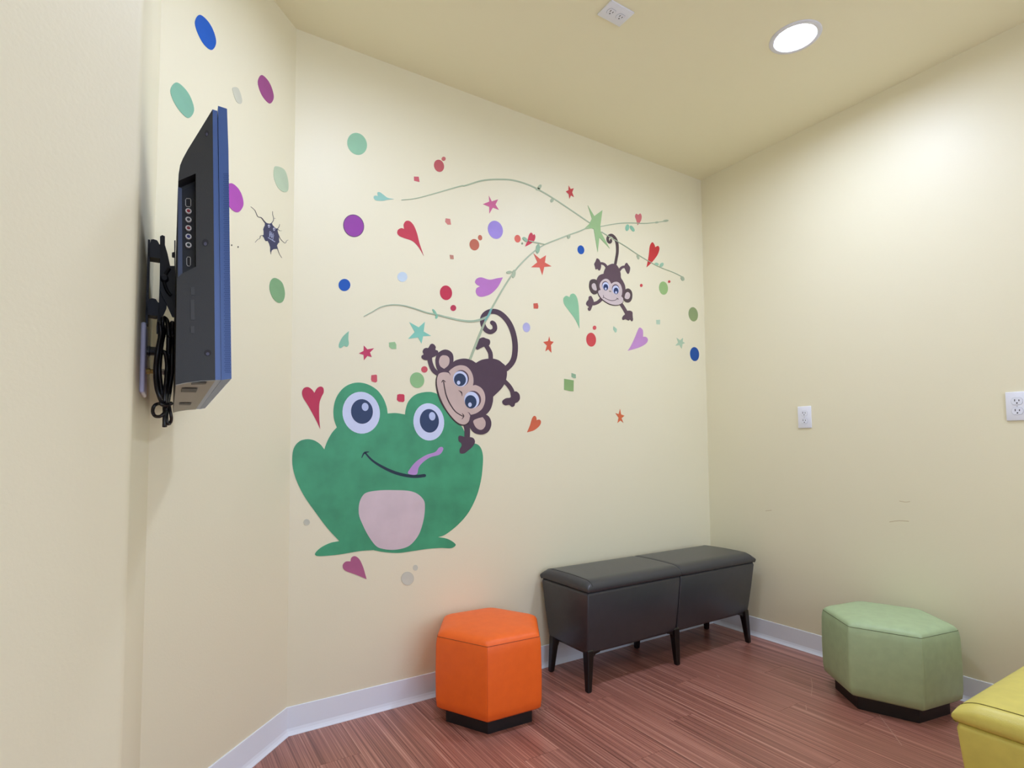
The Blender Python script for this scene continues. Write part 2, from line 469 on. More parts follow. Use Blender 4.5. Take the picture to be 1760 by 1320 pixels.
decal('belly', FR, outline([(470, 745), (540, 735), (620, 734), (700, 738), (750, 755), (785, 790), (792, 830), (785, 900), (760, 980), (720, 1035), (680, 1060), (620, 1072),
    (560, 1068), (515, 1050), (470, 990), (435, 920), (418, 870), (420, 810), (440, 765)]), (218, 198, 202), 2, frog)
for ce_, wr, pr_, hl in (((431, 295), (106, 119, -8), (435, 288, 62, 70), (453, 262, 19, 23)), ((814, 347), (87, 106, -6), (817, 341, 54, 67), (833, 315, 18, 24))):
    e = decal('eye', FR, ell(ce_[0], ce_[1], wr[0], wr[1], wr[2]), (212, 220, 246), 2, frog); e['_o'] = frog.location
    pu = decal('pupil', FR, ell(*pr_, -6), (42, 62, 100), 3, e); decal('highlight', FR, ell(*hl, -6), (190, 202, 236), 4, e)
decal('mouth', FR, stroke([(455, 524), (490, 562), (540, 596), (610, 630), (680, 650), (740, 656), (790, 651)], (8, 17, 18)), (22, 44, 62), 2, frog)
decal('mouth_corner', FR, stroke([(434, 550), (446, 526), (460, 519), (474, 517)], (4, 11, 4)), (22, 44, 62), 2, frog)
decal('tongue', FR, outline([(697, 640), (710, 610), (745, 570), (800, 535), (850, 518), (872, 494), (888, 489), (896, 502), (875, 532), (822, 548), (782, 575), (757, 605), (744, 645)]), (190, 148, 208), 3, frog)

# --- big monkey
BR = (80, 58, 74); SKIN = (205, 180, 170); OUT = (62, 44, 46); EYEW = (206, 214, 240); NAVY = (38, 58, 92)
mk = mural_root('painted_monkey', MK, (640, 650), 'larger brown monkey painted above the frog, hanging by its curled tail', 'wall painting', 'monkeys painted on the wall')
def limb(crop, pts, w, hand, par, lay=3):
    a = decal('arm', crop, stroke(pts, w), BR, lay, par); a['_o'] = par.location
    decal('hand', crop, outline(hand, 5), BR, lay + 0.2, a)
decal('tail', MK, stroke([(745, 590), (785, 550), (808, 500), (815, 420), (805, 340), (780, 265), (740, 205), (690, 165), (640, 155), (595, 170), (570, 205), (572, 255), (595, 295), (630, 310), (660, 290), (657, 255), (641, 240)], (42, 38, 32)), BR, 3, mk)
limb(MH, [(170, 200), (180, 300), (215, 400), (255, 455), (315, 500)], 74, [(150, 75), (190, 15), (235, 15), (270, 60), (265, 105), (300, 120), (310, 160), (270, 205), (220, 228), (150, 270), (80, 268), (42, 235), (45, 200), (75, 180), (60, 140), (75, 95), (110, 76)], mk)
limb(MK, [(590, 405), (612, 440), (628, 475), (630, 525)], 32, [(540, 365), (570, 352), (595, 360), (620, 370), (625, 395), (610, 420), (580, 422), (550, 435), (530, 445), (517, 432), (525, 415), (522, 390)], mk)
limb(MK, [(725, 675), (765, 715), (790, 755), (798, 790)], 32, [(785, 772), (820, 760), (845, 780), (850, 815), (835, 840), (815, 850), (808, 870), (790, 877), (770, 862), (740, 865), (720, 850), (720, 830), (745, 812), (780, 805)], mk)
limb(MK, [(440, 1000), (452, 1050), (450, 1125)], 42, [(395, 1095), (420, 1100), (440, 1110), (470, 1105), (500, 1115), (510, 1145), (490, 1180), (455, 1210), (430, 1228), (400, 1228), (395, 1200), (410, 1170), (405, 1150), (388, 1135), (385, 1105)], mk)
decal('body', MK, outline([(300, 600), (345, 540), (380, 520), (430, 512), (480, 522), (518, 545, c), (560, 522), (610, 513), (650, 513), (690, 525), (720, 548), (738, 565), (751, 605), (750, 650), (735, 700), (705, 745), (648, 800, c),
    (645, 840), (630, 890), (600, 930), (550, 955), (500, 965), (460, 960), (400, 880), (310, 720), (285, 640)]), BR, 3.3, mk)
for pts, inner, cr in (([(245, 620), (222, 585), (213, 545), (215, 505), (235, 467), (275, 445), (312, 450), (340, 475), (348, 515), (340, 560), (312, 600), (285, 625)],
                        [(400, 196), (450, 205), (485, 240), (491, 300), (470, 360), (405, 415, c), (345, 375), (321, 310), (333, 240), (365, 203)], MH),
                       ([(470, 965), (520, 945), (570, 932), (610, 945), (632, 985), (630, 1030), (605, 1070), (560, 1086), (510, 1075), (480, 1045), (463, 1010)],
                        [(497, 985), (530, 965), (568, 955, c), (588, 985), (588, 1020), (570, 1045), (545, 1050), (515, 1030)], MK)):
    e = decal('ear', MK, outline(pts), BR, 3.6, mk); e['_o'] = mk.location
    decal('inner_ear', cr, outline(inner), SKIN, 4.2, e)
decal('face_outline', MH, stroke([(300, 525), (282, 600), (284, 700), (312, 830), (362, 960), (442, 1090), (540, 1218), (630, 1300), (715, 1326), (790, 1300)], (24, 24, 22)), OUT, 3.8, mk)
decal('face', MH, outline([(298, 540), (330, 490), (400, 470), (470, 480), (503, 513, c), (478, 462, c), (520, 420), (590, 375), (670, 357), (760, 375), (830, 440), (870, 530), (880, 620), (870, 685, c), (920, 680), (1000, 720),
    (1050, 790), (1070, 880), (1060, 970), (1020, 1060), (950, 1120), (880, 1150), (830, 1160, c), (820, 1200), (803, 1265), (760, 1308), (700, 1316), (630, 1288), (560, 1228), (470, 1118), (392, 988), (332, 850), (297, 720), (287, 620)]), SKIN, 4.2, mk)
for b_, w_, p_, h_ in (((686, 566, 118, 133), (668, 578, 116, 128), (660, 592, 96, 103), (637, 640, 28, 32)), ((876, 908, 124, 138), (851, 920, 119, 136), (834, 950, 94, 108), (821, 996, 29, 36))):
    e = decal('eye', MH, ell(*w_, -18), EYEW, 5.0, mk); e['_o'] = mk.location
    decal('eye_shadow', MH, ell(*b_, -18), BR, 4.6, e); decal('pupil', MH, ell(*p_, -10), NAVY, 5.5, e); decal('highlight', MH, ell(*h_), EYEW, 6, e)
decal('nose', MH, stroke([(636, 766), (672, 785), (690, 812), (694, 858)], (4, 22, 4)), OUT, 5, mk)
decal('mouth', MH, stroke([(396, 625), (410, 720), (440, 850), (500, 985), (590, 1110), (700, 1180)], (16, 20, 14)), OUT, 5, mk)
decal('mouth_corner', MH, stroke([(364, 636), (378, 612), (396, 606), (430, 630)], (8, 22, 6)), OUT, 5, mk)
decal('mouth_corner', MH, stroke([(695, 1138), (716, 1165), (716, 1195), (692, 1230)], (6, 22, 6)), OUT, 5, mk)
decal('cheek_line', MH, stroke([(470, 462), (490, 485), (504, 520)], (16, 12, 4)), BR, 5, mk)
decal('cheek_line', MH, stroke([(785, 1115), (812, 1135), (830, 1170)], (4, 12, 16)), BR, 5, mk)

# --- small monkey
BR = (96, 74, 84); SKIN = (212, 196, 194)
ms = mural_root('painted_monkey', MS, (430, 600), 'smaller brown monkey painted upside down beneath the green star burst', 'wall painting', 'monkeys painted on the wall')
decal('tail', MS, stroke([(452, 500), (472, 400), (487, 300), (482, 190), (455, 118), (410, 76), (370, 86), (354, 122), (362, 160), (386, 176), (400, 158), (396, 140)], (34, 38, 26)), (84, 68, 70), 3, ms)
limb(MS, [(345, 520), (312, 478), (270, 462), (235, 468)], 32, [(205, 395), (230, 405), (250, 440), (262, 500), (250, 550), (235, 560), (215, 540), (190, 545), (180, 510), (170, 470), (185, 440), (195, 415)], ms)
limb(MS, [(510, 565), (540, 525), (575, 510), (610, 518)], 34, [(595, 470), (615, 455), (635, 480), (660, 520), (655, 570), (640, 605), (620, 595), (595, 545), (585, 510)], ms)
limb(MS, [(275, 945), (220, 995), (160, 1015), (115, 1005)], 46, [(95, 920), (125, 912), (145, 945), (160, 990), (140, 1050), (115, 1110), (90, 1110), (80, 1080), (95, 1060), (60, 1030), (65, 990), (90, 960)], ms)
limb(MS, [(530, 1012), (570, 1070), (610, 1140)], 46, [(600, 1125), (650, 1112), (690, 1130), (695, 1180), (700, 1240), (685, 1258), (660, 1235), (640, 1248), (600, 1230), (565, 1240), (553, 1215), (570, 1180), (590, 1165)], ms)
decal('body', MS, outline([(345, 500), (390, 475), (430, 468), (475, 485), (510, 540), (530, 600), (535, 660), (562, 705), (590, 770), (596, 850), (578, 940), (545, 1000), (420, 1000), (290, 930), (225, 860), (210, 780), (200, 700), (225, 640), (260, 615), (298, 605, c), (305, 570), (325, 525)]), BR, 3.3, ms)
for pts, inner in (([(100, 740), (115, 695), (150, 680), (195, 690), (220, 740), (228, 830), (207, 875), (165, 888), (125, 860), (100, 800)], [(135, 752), (160, 735), (185, 755), (200, 825), (180, 837), (150, 820), (132, 785)]),
                   ([(590, 830), (630, 808), (670, 830), (690, 880), (685, 950), (655, 995), (610, 997), (570, 962), (562, 900)], [(595, 882), (620, 858), (650, 870), (660, 905), (645, 945), (615, 955), (585, 935)])):
    e = decal('ear', MS, outline(pts), (84, 68, 70), 3.6, ms); e['_o'] = ms.location
    decal('inner_ear', MS, outline(inner), SKIN, 4.2, e)
decal('face_outline', MS, stroke([(214, 850), (238, 915), (290, 970), (370, 1021), (450, 1040), (522, 1030), (566, 990)], 9), OUT, 3.8, ms)
decal('face', MS, outline([(240, 780), (250, 730), (285, 690), (330, 675), (370, 695), (400, 745, c), (440, 720), (490, 720), (530, 760), (550, 830), (545, 895), (535, 912, c), (562, 945), (560, 990), (520, 1025), (450, 1034), (370, 1014), (290, 964), (240, 908), (220, 860), (228, 838), (255, 828, c)]), SKIN, 4.2, ms)
for b_, w_, p_, h_ in (((318, 766, 46, 58), (322, 775, 44, 54), (323, 792, 33, 44), (322, 812, 13, 17)), ((459, 812, 50, 62), (461, 825, 46, 58), (465, 842, 33, 45), (465, 863, 13, 18))):
    e = decal('eye', MS, ell(*w_, -6), EYEW, 5.0, ms); e['_o'] = ms.location
    decal('eye_shadow', MS, ell(*b_, -6), BR, 4.6, e); decal('pupil', MS, ell(*p_, -4), (30, 52, 100), 5.5, e); decal('highlight', MS, ell(*h_), EYEW, 6, e)
decal('nose', MS, outline([(368, 852), (384, 836), (400, 858), (386, 855)]), (130, 120, 96), 5, ms)
decal('mouth', MS, stroke([(292, 926), (340, 955), (400, 975), (450, 970), (492, 945)], (7, 8, 7)), OUT, 5, ms)
decal('mouth_corner', MS, stroke([(290, 900), (293, 920), (286, 942)], 6), OUT, 5, ms)
decal('mouth_corner', MS, stroke([(470, 942), (485, 947), (498, 958)], 6), OUT, 5, ms)

# --- vines with leaves
VG = (176, 190, 158); VT = (140, 196, 166)
def vine(root_label, crop, pts, w, col, leaves, layer=2):
    o = tag(decal('painted_vine', crop, stroke(pts, w, 8), col, layer), root_label, 'painted vine', 'vines painted on the wall')
    o['_o'] = o.location.copy()
    for (cr, p, lc) in leaves: decal('leaf', cr, p, lc, layer + 0.2, o)
    return o
def toM(cr, pts): return [cr(p) for p in pts]
vine('long arching vine over the pink star, its right end at the green star burst', PX, toM(UL, [(478, 527), (560, 519), (660, 494), (760, 465), (850, 440)]) + toM(MI, [(0, 143), (100, 113), (200, 104), (300, 110), (400, 140), (480, 180), (560, 228), (650, 288), (785, 380)]), (1.2, 2.6, 1.8), VG,
     [(MI, ell(466, 152, 10, 17, 35), VG), (MI, ell(456, 166, 14, 8, 0), VG), (MI, ell(545, 236, 10, 14, 20), VG)])
vine('vine running from the green star burst down to the big monkey back', PX, toM(MI, [(775, 405), (720, 430), (650, 455), (560, 490), (490, 520), (430, 560), (350, 635), (290, 710), (220, 820), (150, 945)]) + toM(MK, [(625, 165), (590, 228), (555, 310), (475, 515)]), (1.9, 2.2, 3.8), VG,
     [(MI, ell(650, 465, 9, 14, 10), VG), (MI, ell(455, 542, 12, 30, 5), (150, 186, 152)), (MI, stroke([(500, 514), (460, 506), (400, 492)], (3, 8, 6)), VG), (MI, ell(375, 483, 20, 10, 42), (150, 186, 152)),
      (MI, ell(303, 700, 11, 26, 8), VG), (MI, ell(274, 690, 18, 9, -5), VG), (MK, stroke([(632, 140), (615, 180), (585, 225)], (14, 16, 10)), (118, 178, 170))], layer=4.5)
vine('low wavy vine ending in the big monkey tail curl', PX, toM(LL, [(610, 178), (680, 140), (760, 95), (850, 75), (950, 78), (1060, 105), (1180, 145)]) + toM(MK, [(215, 178), (300, 200), (400, 222), (480, 230), (545, 220), (600, 198)]), (1.0, 2.0, 4.0), (168, 188, 160),
     [(MK, ell(205, 160, 8, 26, -35), VT), (MK, ell(220, 195, 9, 16, 10), VT)], layer=4.2)
vine('straight vine with twin leaves right of the star burst, under the pink heart', RR, [(305, 264), (400, 246), (480, 236), (560, 235), (650, 238), (740, 230), (828, 217)], (6, 8, 5), VG,
     [(RR, ell(519, 270, 14, 25, 8), VT), (RR, ell(556, 277, 12, 26, -35), VT), (RR, ell(742, 230, 14, 7, -5), VG), (RR, ell(810, 218, 20, 8, -5), VG)])
vine('thin vine sloping down right past the smaller monkey tail', RR, [(325, 303), (400, 350), (500, 408), (600, 475), (700, 535), (780, 575), (870, 610), (940, 645)], (6, 5, 4), VG,
     [(RR, ell(600, 492, 8, 18, -20), VG), (RR, ell(740, 546, 16, 10, 20), (160, 200, 170)), (RR, ell(778, 552, 12, 18, 30), (160, 200, 170)), (RR, ell(936, 655, 12, 18, -25), VG)], layer=4.5)
painted('painted_star', MI, [(770, 268), (811, 336), (862, 298), (849, 395), (851, 432), (908, 540), (843, 470), (832, 562), (808, 418), (795, 412), (742, 420), (780, 385), (796, 352)], (160, 196, 138),
        'large spiky pale green star burst where the vines meet', 'painted star', 'stars painted on the wall', 2.5)

# --- dots, hearts, stars and squares scattered over the mural wall
G_D, G_H, G_S, G_Q = 'dots painted on the walls', 'hearts painted on the wall', 'stars painted on the wall', 'small squares painted on the wall'
def dot(cr, e, col, label, wall='m', ring=None):
    o = painted('painted_dot', cr, ell(*e), col, label, 'painted dot', G_D, 1.4 if ring else 1, wall)
    if ring:
        o['_o'] = o.location.copy(); k = list(e); k[2] += ring[1]; k[3] += ring[1]
        decal('dark_rim', cr, ell(*k), ring[0], 1, o, wall)
    return o
def heart(cr, pts, col, label): return painted('painted_heart', cr, outline(pts), col, label, 'painted heart', G_H)
def star(cr, pts, col, label): return painted('painted_star', cr, pts, col, label, 'painted star', G_S)
def square(cr, pts, col, label): return painted('painted_square', cr, pts, col, label, 'painted square', G_Q)

dot(UL, (197, 174, 60, 71, -25), (146, 196, 158), 'pale green dot at the top left of the mural wall')
dot(UL, (175, 690, 61, 68, -22), (150, 60, 160), 'deep purple dot left of the long red heart', ring=((92, 66, 92), 4))
dot(UL, (117, 1063, 37, 38, 0), (0, 84, 180), 'round bright blue dot at the left side of the mural wall')
dot(UL, (482, 1012, 31, 31, 0), (202, 218, 230), 'very faint pale blue dot under the long red heart')
dot(UL, (713, 312, 31, 39, -18), (196, 96, 100), 'coral dot above the arching vine with a tiny dot beside it')
dot(UL, (742, 268, 13, 13, 0), (204, 114, 110), 'tiny coral dot touching the coral dot above the vine')
dot(UL, (936, 809, 30, 36, -12), (196, 104, 76), 'burnt orange dot left of the lilac dot')
dot(UL, (972, 765, 13, 17, -12), (196, 104, 76), 'tiny burnt orange dot between the orange dot and lilac dot')
dot(UL, (757, 1112, 38, 46, -8), (196, 42, 72), 'crimson dot left of the purple sideways heart')
dot(UL, (803, 1208, 18, 19, 0), (192, 50, 80), 'small crimson dot just below the larger crimson dot')
dot(MI, (188, 422, 46, 58, -18), (160, 136, 214), 'lilac dot below the pink star')
dot(MI, (328, 478, 19, 24, -10), (220, 96, 74), 'small orange dot left of the tiny red heart')
dot(MI, (357, 508, 6, 7, 0), (150, 160, 120), 'speck of a green dot beside the small orange dot')
dot(MI, (727, 548, 21, 28, -10), (0, 84, 176), 'small bright blue dot beneath the green star burst')
dot(MI, (384, 1037, 23, 30, -6), (186, 184, 224), 'pale lavender dot right of the big monkey tail')
dot(RL, (770, 337, 44, 63, -4), (214, 74, 78), 'red dot under the smaller monkey')
dot(RL, (801, 229, 16, 19, 0), (214, 86, 90), 'tiny red dot on top of the red dot under the smaller monkey')
dot(RR, (625, 707, 10, 12, 0), (208, 70, 74), 'tiny red dot right of the smaller monkey face')
dot(RR, (836, 678, 9, 10, 0), (208, 70, 74), 'tiny red dot beside the leaf green dot near the room corner')
dot(RR, (793, 727, 33, 50, -6), (156, 190, 122), 'leaf green dot right of the smaller monkey')
dot(RR, (1018, 925, 35, 54, -8), (146, 164, 112), 'olive green dot nearest the room corner')
dot(RR, (1028, 1226, 34, 53, -5), (0, 76, 160), 'bright blue dot nearest the room corner')
dot(LL, (1158, 660, 29, 29, 0), (206, 84, 94), 'small coral dot under the big monkey raised hand')
dot(LL, (1092, 757, 64, 71, -15), (146, 192, 132), 'light green dot between the big monkey and the frog')
dot(BL, (120, 265, 38, 38, 0), (204, 204, 184), 'small faint grey green dot left of the frog leg')
dot(BL, (1340, 945, 73, 78, 0), (212, 212, 194), 'faint grey green dot below the frog belly', ring=((192, 192, 172), 3))
dot(BL, (1435, 815, 29, 35, 0), (210, 210, 192), 'tiny faint grey green dot above the faint dot below the frog')

heart(UL, [(430, 522, c), (390, 514), (362, 494), (340, 479), (325, 481), (328, 503, c), (310, 500), (301, 510), (315, 529), (360, 532), (388, 526)], (150, 200, 184), 'small teal heart lying sideways at the left end of the arching vine')
heart(UL, [(617, 880, c), (590, 800), (575, 740), (555, 690), (530, 662), (505, 660), (490, 682), (493, 710, c), (475, 705), (455, 715), (450, 737), (465, 755), (495, 768), (545, 786), (582, 822)], (200, 62, 80), 'long tailed red heart under the arching vine')
heart(MI, [(375, 528, c), (390, 490), (400, 455), (411, 440), (421, 445), (425, 456, c), (434, 450), (440, 468), (430, 495), (402, 515)], (204, 40, 64), 'tiny crimson heart at the vine branch above the orange star')
heart(MI, [(235, 722, c), (200, 727), (150, 736), (100, 722), (72, 729), (60, 750), (72, 768), (92, 778, c), (70, 790), (65, 815), (80, 839), (110, 843), (160, 825), (205, 780)], (190, 120, 192), 'orchid purple heart lying on its side above the big monkey tail')
heart(MI, [(718, 1043, c), (690, 985), (650, 930), (622, 890), (617, 855), (634, 838), (655, 847, c), (664, 828), (685, 826), (704, 855), (714, 920)], (146, 200, 156), 'mint green heart left of the smaller monkey')
heart(RL, [(1102, 438, c), (1130, 395), (1170, 310), (1200, 238), (1218, 229), (1240, 255), (1241, 310, c), (1270, 314), (1285, 340), (1265, 375), (1200, 410)], (198, 144, 200), 'orchid purple heart under the smaller monkey, tilted right')
heart(RR, [(597, 252, c), (588, 215), (578, 185), (586, 165), (602, 174, c), (617, 163), (628, 185), (621, 220)], (214, 118, 120), 'small pink heart on the vine right of the star burst')
heart(RR, [(665, 570, c), (680, 490), (690, 410), (708, 380), (724, 398), (730, 418, c), (752, 408), (762, 432), (745, 480), (702, 535)], (204, 52, 56), 'bright red heart on the sloping vine near the room corner')
heart(RL, [(188, 1178, c), (215, 1115), (235, 1050), (255, 1028), (272, 1042), (275, 1068, c), (300, 1062), (315, 1082), (300, 1120), (250, 1160)], (214, 104, 70), 'orange heart right of the big monkey')
heart(LL, [(472, 312, c), (468, 380), (472, 430), (455, 455), (430, 444, c), (402, 465), (382, 458), (386, 420), (420, 360)], (142, 196, 166), 'small upside down mint green heart left of the red star')
heart(LL, [(212, 1200, c), (180, 1130), (110, 1000), (58, 915), (48, 865), (65, 830), (100, 820), (135, 840), (160, 872, c), (185, 830), (215, 815), (240, 828), (244, 868), (222, 915), (205, 975), (204, 1100)], (194, 44, 80), 'crimson heart with a long tail left of the frog')
heart(BL, [(845, 953, c), (830, 900), (800, 800), (757, 712), (705, 675), (662, 692), (650, 738, c), (592, 741), (558, 780), (566, 830), (612, 862), (720, 900)], (180, 98, 136), 'dusty pink heart under the frog foot')

star(MI, [(147, 207), (165, 243), (205, 230), (189, 263), (210, 296), (172, 282), (150, 320), (150, 277), (110, 260), (150, 244)], (206, 98, 142), 'pink star above the lilac dot')
star(MI, [(428, 570), (470, 606), (507, 582), (500, 628), (542, 652), (496, 656), (484, 708), (467, 659), (413, 658), (453, 626)], (222, 98, 78), 'large coral orange star in the middle of the mural')
star(MI, [(650, 143), (662, 165), (682, 160), (672, 186), (683, 216), (664, 205), (655, 227), (650, 198), (632, 180), (649, 172)], (202, 62, 62), 'small red star above the green star burst')
star(RL, [(390, 308), (400, 350), (430, 357), (405, 387), (410, 456), (381, 425), (355, 443), (369, 390), (335, 358), (379, 350)], (216, 92, 66), 'orange star right of the big monkey tail')
star(RL, [(1032, 965), (1042, 1015), (1072, 1027), (1046, 1050), (1063, 1092), (1036, 1070), (1009, 1094), (1019, 1045), (990, 1003), (1020, 1012)], (222, 112, 68), 'lowest small orange star on the right of the mural')
star(LL, [(608, 443), (640, 478), (702, 467), (664, 506), (680, 548), (641, 537), (610, 577), (606, 527), (563, 514), (607, 492)], (200, 56, 96), 'crimson star above the frog left eye')
star(LL, [(1020, 230), (1106, 278), (1162, 228), (1151, 316), (1218, 355), (1146, 358), (1132, 425), (1101, 370), (1010, 382), (1070, 320)], (134, 204, 182), 'turquoise star above the big monkey raised hand')
star(RR, [(893, 1103), (918, 1122), (940, 1103), (938, 1132), (955, 1142), (937, 1150), (930, 1185), (914, 1158), (882, 1162), (904, 1138)], (178, 204, 172), 'pale mint star nearest the room corner')

square(UL, [(555, 380), (585, 381), (590, 414), (556, 406)], (206, 100, 108), 'small pink square below the coral dot above the vine')
square(UL, [(755, 643), (783, 647), (789, 683), (768, 683), (752, 665)], (212, 132, 122), 'small salmon square right of the long red heart')
square(UL, [(780, 873), (804, 876), (806, 900), (784, 899)], (196, 136, 116), 'tiny brownish pink square left of the burnt orange dot')
square(MI, [(428, 886), (454, 884), (459, 904), (456, 919), (430, 918)], (212, 96, 78), 'small orange square right of the big monkey tail top')
square(RL, [(973, 215), (1003, 240), (1000, 270), (988, 272), (970, 243)], (172, 208, 178), 'small mint green lozenge under the smaller monkey foot')
square(RR, [(738, 968), (767, 966), (766, 1002), (740, 1000)], (186, 210, 182), 'tiny pale mint square left of the olive green dot')
square(RL, [(525, 692), (612, 706), (610, 805), (580, 804), (525, 792)], (142, 176, 112), 'largest green square on the mural')
square(RL, [(592, 640), (630, 652), (632, 687), (614, 686), (592, 676)], (150, 184, 148), 'small green square on top of the largest green square')
square(LL, [(837, 416), (890, 410), (903, 435), (903, 474), (862, 474), (838, 455)], (158, 198, 146), 'light green square below the turquoise star')
square(LL, [(677, 712), (720, 707), (728, 715), (729, 768), (716, 779), (680, 768), (674, 750)], (208, 86, 98), 'coral square over the frog left eye')
square(LL, [(912, 890), (930, 883), (968, 885), (977, 895), (977, 945), (966, 956), (925, 952), (908, 935)], (206, 56, 84), 'crimson square between the frog eyes')

# --- corner wall beside the TV
dot_o = lambda pts, col, label: painted('painted_dot', D1, outline(pts, 5), col, label, 'painted dot', G_D, 1, 'd')
dot_o([(505, 38), (600, 110), (670, 230), (702, 370), (652, 458), (560, 395), (480, 250), (450, 120)], (0, 90, 190), 'large blue dot high on the wall above the TV')
dot_o([(225, 846), (320, 910), (400, 1030), (438, 1180), (375, 1270), (280, 1200), (190, 1060), (158, 930)], (132, 186, 158), 'large sea green dot beside the top of the TV')
dot_o([(1245, 757), (1320, 820), (1370, 920), (1390, 1030), (1345, 1098), (1270, 1030), (1220, 930), (1202, 830)], (160, 76, 136), 'plum purple dot high on the narrow wall by the mural corner')
dot_o([(900, 912), (965, 915), (1010, 1040), (1000, 1100), (950, 1080), (915, 1000)], (208, 208, 186), 'almost invisible pale dot just right of the TV top')
dot_o = lambda pts, col, label: painted('painted_dot', D2, outline(pts, 5), col, label, 'painted dot', G_D, 1, 'd')
dot_o([(80, 228), (140, 265), (180, 335), (192, 420), (150, 480), (95, 460), (40, 380), (30, 280)], (180, 80, 178), 'magenta dot half hidden by the TV edge')
dot_o([(480, 80), (550, 110), (582, 200), (582, 290), (542, 304), (492, 262), (460, 180), (460, 105)], (190, 208, 176), 'pale green dot above the painted crack on the narrow wall')
dot_o([(470, 1055), (530, 1095), (555, 1185), (540, 1255), (500, 1272), (450, 1230), (422, 1150), (432, 1080)], (128, 172, 124), 'mid green dot below the painted crack on the narrow wall')
hole = mural_root('painted_wall_hole', HO, (550, 780), 'dark navy hole with cracks and small white marks painted beside the TV', 'wall painting', wall='d')
NV = (58, 60, 92)
decal('hole', HO, [(400, 478), (440, 512), (480, 528), (515, 534), (560, 518), (575, 560), (610, 600), (650, 633), (685, 630), (680, 680), (695, 740), (712, 790), (708, 850), (716, 920), (690, 940), (668, 985), (687, 1052), (600, 1058), (560, 1085), (548, 1130), (530, 1100), (530, 1020), (510, 950), (480, 888), (440, 895), (420, 870), (400, 820), (372, 785), (395, 760), (395, 690), (388, 650), (400, 610), (420, 570), (424, 520)], NV, 1, hole, 'd')
for p, w_ in (([(130, 185), (215, 260), (270, 385), (345, 410), (400, 480), (440, 525)], (4, 12, 26)), ([(580, 280), (582, 350), (600, 420), (590, 480), (550, 530)], (4, 7, 14)), ([(598, 426), (618, 424), (640, 425)], 4),
              ([(725, 545), (710, 600), (675, 645)], (3, 8, 14)), ([(685, 645), (725, 680), (765, 680)], (8, 5, 4)), ([(695, 745), (740, 845), (835, 935), (865, 890), (900, 870)], (10, 6, 4)),
              ([(220, 920), (270, 860), (315, 840), (330, 785), (385, 775)], (4, 6, 10)), ([(540, 1090), (541, 1125), (546, 1162)], (12, 8, 6)), ([(680, 1045), (715, 1150), (770, 1240)], (10, 6, 4))):
    decal('crack', HO, stroke(p, w_, 3), (70, 68, 74), 0.8, hole, 'd')
for x, y in ((502, 588), (608, 652)):
    e = decal('eye', HO, outline([(x - 22, y - 28), (x + 8, y - 30), (x + 20, y), (x - 4, y + 32), (x - 20, y)]), (206, 206, 224), 2, hole, 'd'); e['_o'] = hole.location
    decal('pupil', HO, ell(x - 1, y - 2, 9, 14), NV, 3, e, 'd')
for p in ([(485, 822), (550, 862), (622, 908)], [(515, 690), (530, 700), (545, 712)], [(514, 705), (512, 760), (510, 808)], [(540, 722), (528, 755), (526, 800)], [(562, 720), (552, 760), (548, 812)],
          [(592, 735), (575, 770), (556, 832)], [(598, 765), (588, 815), (578, 868)], [(520, 750), (545, 752), (565, 760)], [(556, 800), (572, 806), (592, 804)]):
    decal('white_mark', HO, stroke(p, 9 if p[0][0] != 485 else 14, 3), (170, 178, 206), 2, hole, 'd')
for p in ((398, 421.5), (409, 424.5)):
    decal('nail_hole', PX, ell(p[0], p[1], 1.0, 1.6, 0, 10), (84, 80, 66), 0, WALLS['wall_corner'], 'd')

# ---------------------------------------------------------------- outlets
def outlet_plate(name, w_, h_, offs, m=WHITE):
    """cover plate in its own frame: x across, z up, y = -depth out of the wall"""
    r = empty(name)
    box('cover_plate', -w_ / 2, w_ / 2, -0.006, 0.0, -h_ / 2, h_ / 2, m, r, 0.0022, 2)
    for (ox, oz) in offs:
        pts = []
        for k in range(28):
            t = 2 * math.pi * k / 28; x = 0.0172 * math.cos(t); z = max(-0.0135, min(0.0135, 0.0172 * math.sin(t)))
            pts.append((ox + x, -0.006, oz + z))
        rec = prism('receptacle', pts, (0, -0.0016, 0), mat('receptacle plastic', (238, 240, 248), 0.4), r)
        V, Fc = tube_vf([(p[0] + (p[0] - ox) * 0.02, -0.0061, p[2] + (p[2] - oz) * 0.02) for p in pts], 0.0005, 5, True)
        mesh('seam', V, Fc, mat('seam grey', (150, 154, 168), 0.6), rec)
        for dx, hh in ((-0.0063, 0.0085), (0.0063, 0.0068)):
            box('slot', ox + dx - 0.0013, ox + dx + 0.0013, -0.0079, -0.0074, oz + 0.0005 - 0.001, oz + 0.0005 + hh - 0.001, DARK, rec)
        prism('ground_hole', [(ox + 0.0026 * math.cos(t), -0.0074, oz - 0.0075 + 0.0026 * math.sin(t)) for t in [i * math.pi / 6 for i in range(12)]], (0, -0.0005, 0), DARK, rec)
    if len(offs):
        xs = sorted(set(o[0] for o in offs))
        for x in xs: lathe('screw', [(0.0026, 0), (0.0026, 0.0008), (0.002, 0.0012)], mat('screw white', (205, 206, 212), 0.4), r, 12, origin=(x, -0.006, 0), frame=(Vector((1, 0, 0)), Vector((0, 0, 1)), Vector((0, -1, 0))))
    return r
RW = Vector((1, 0, 0))
p1 = hit((1383.5, 717), RW, 0); o = outlet_plate('wall_outlet', 0.070, 0.114, [(0, 0.0195), (0, -0.0195)])
o.location = (0, p1.y, p1.z); o.rotation_euler = (0, 0, -math.pi / 2)
tag(o, 'white duplex wall outlet nearer the room corner on the right wall', 'outlet', 'outlets on the right wall')
pl = hit((1729.5, 699), RW, 0); pc = hit((1749.6, 699), RW, 0)
o = outlet_plate('wall_outlet', 0.116, 0.114, [(-0.0232, 0.0195), (-0.0232, -0.0195), (0.0232, 0.0195), (0.0232, -0.0195)])
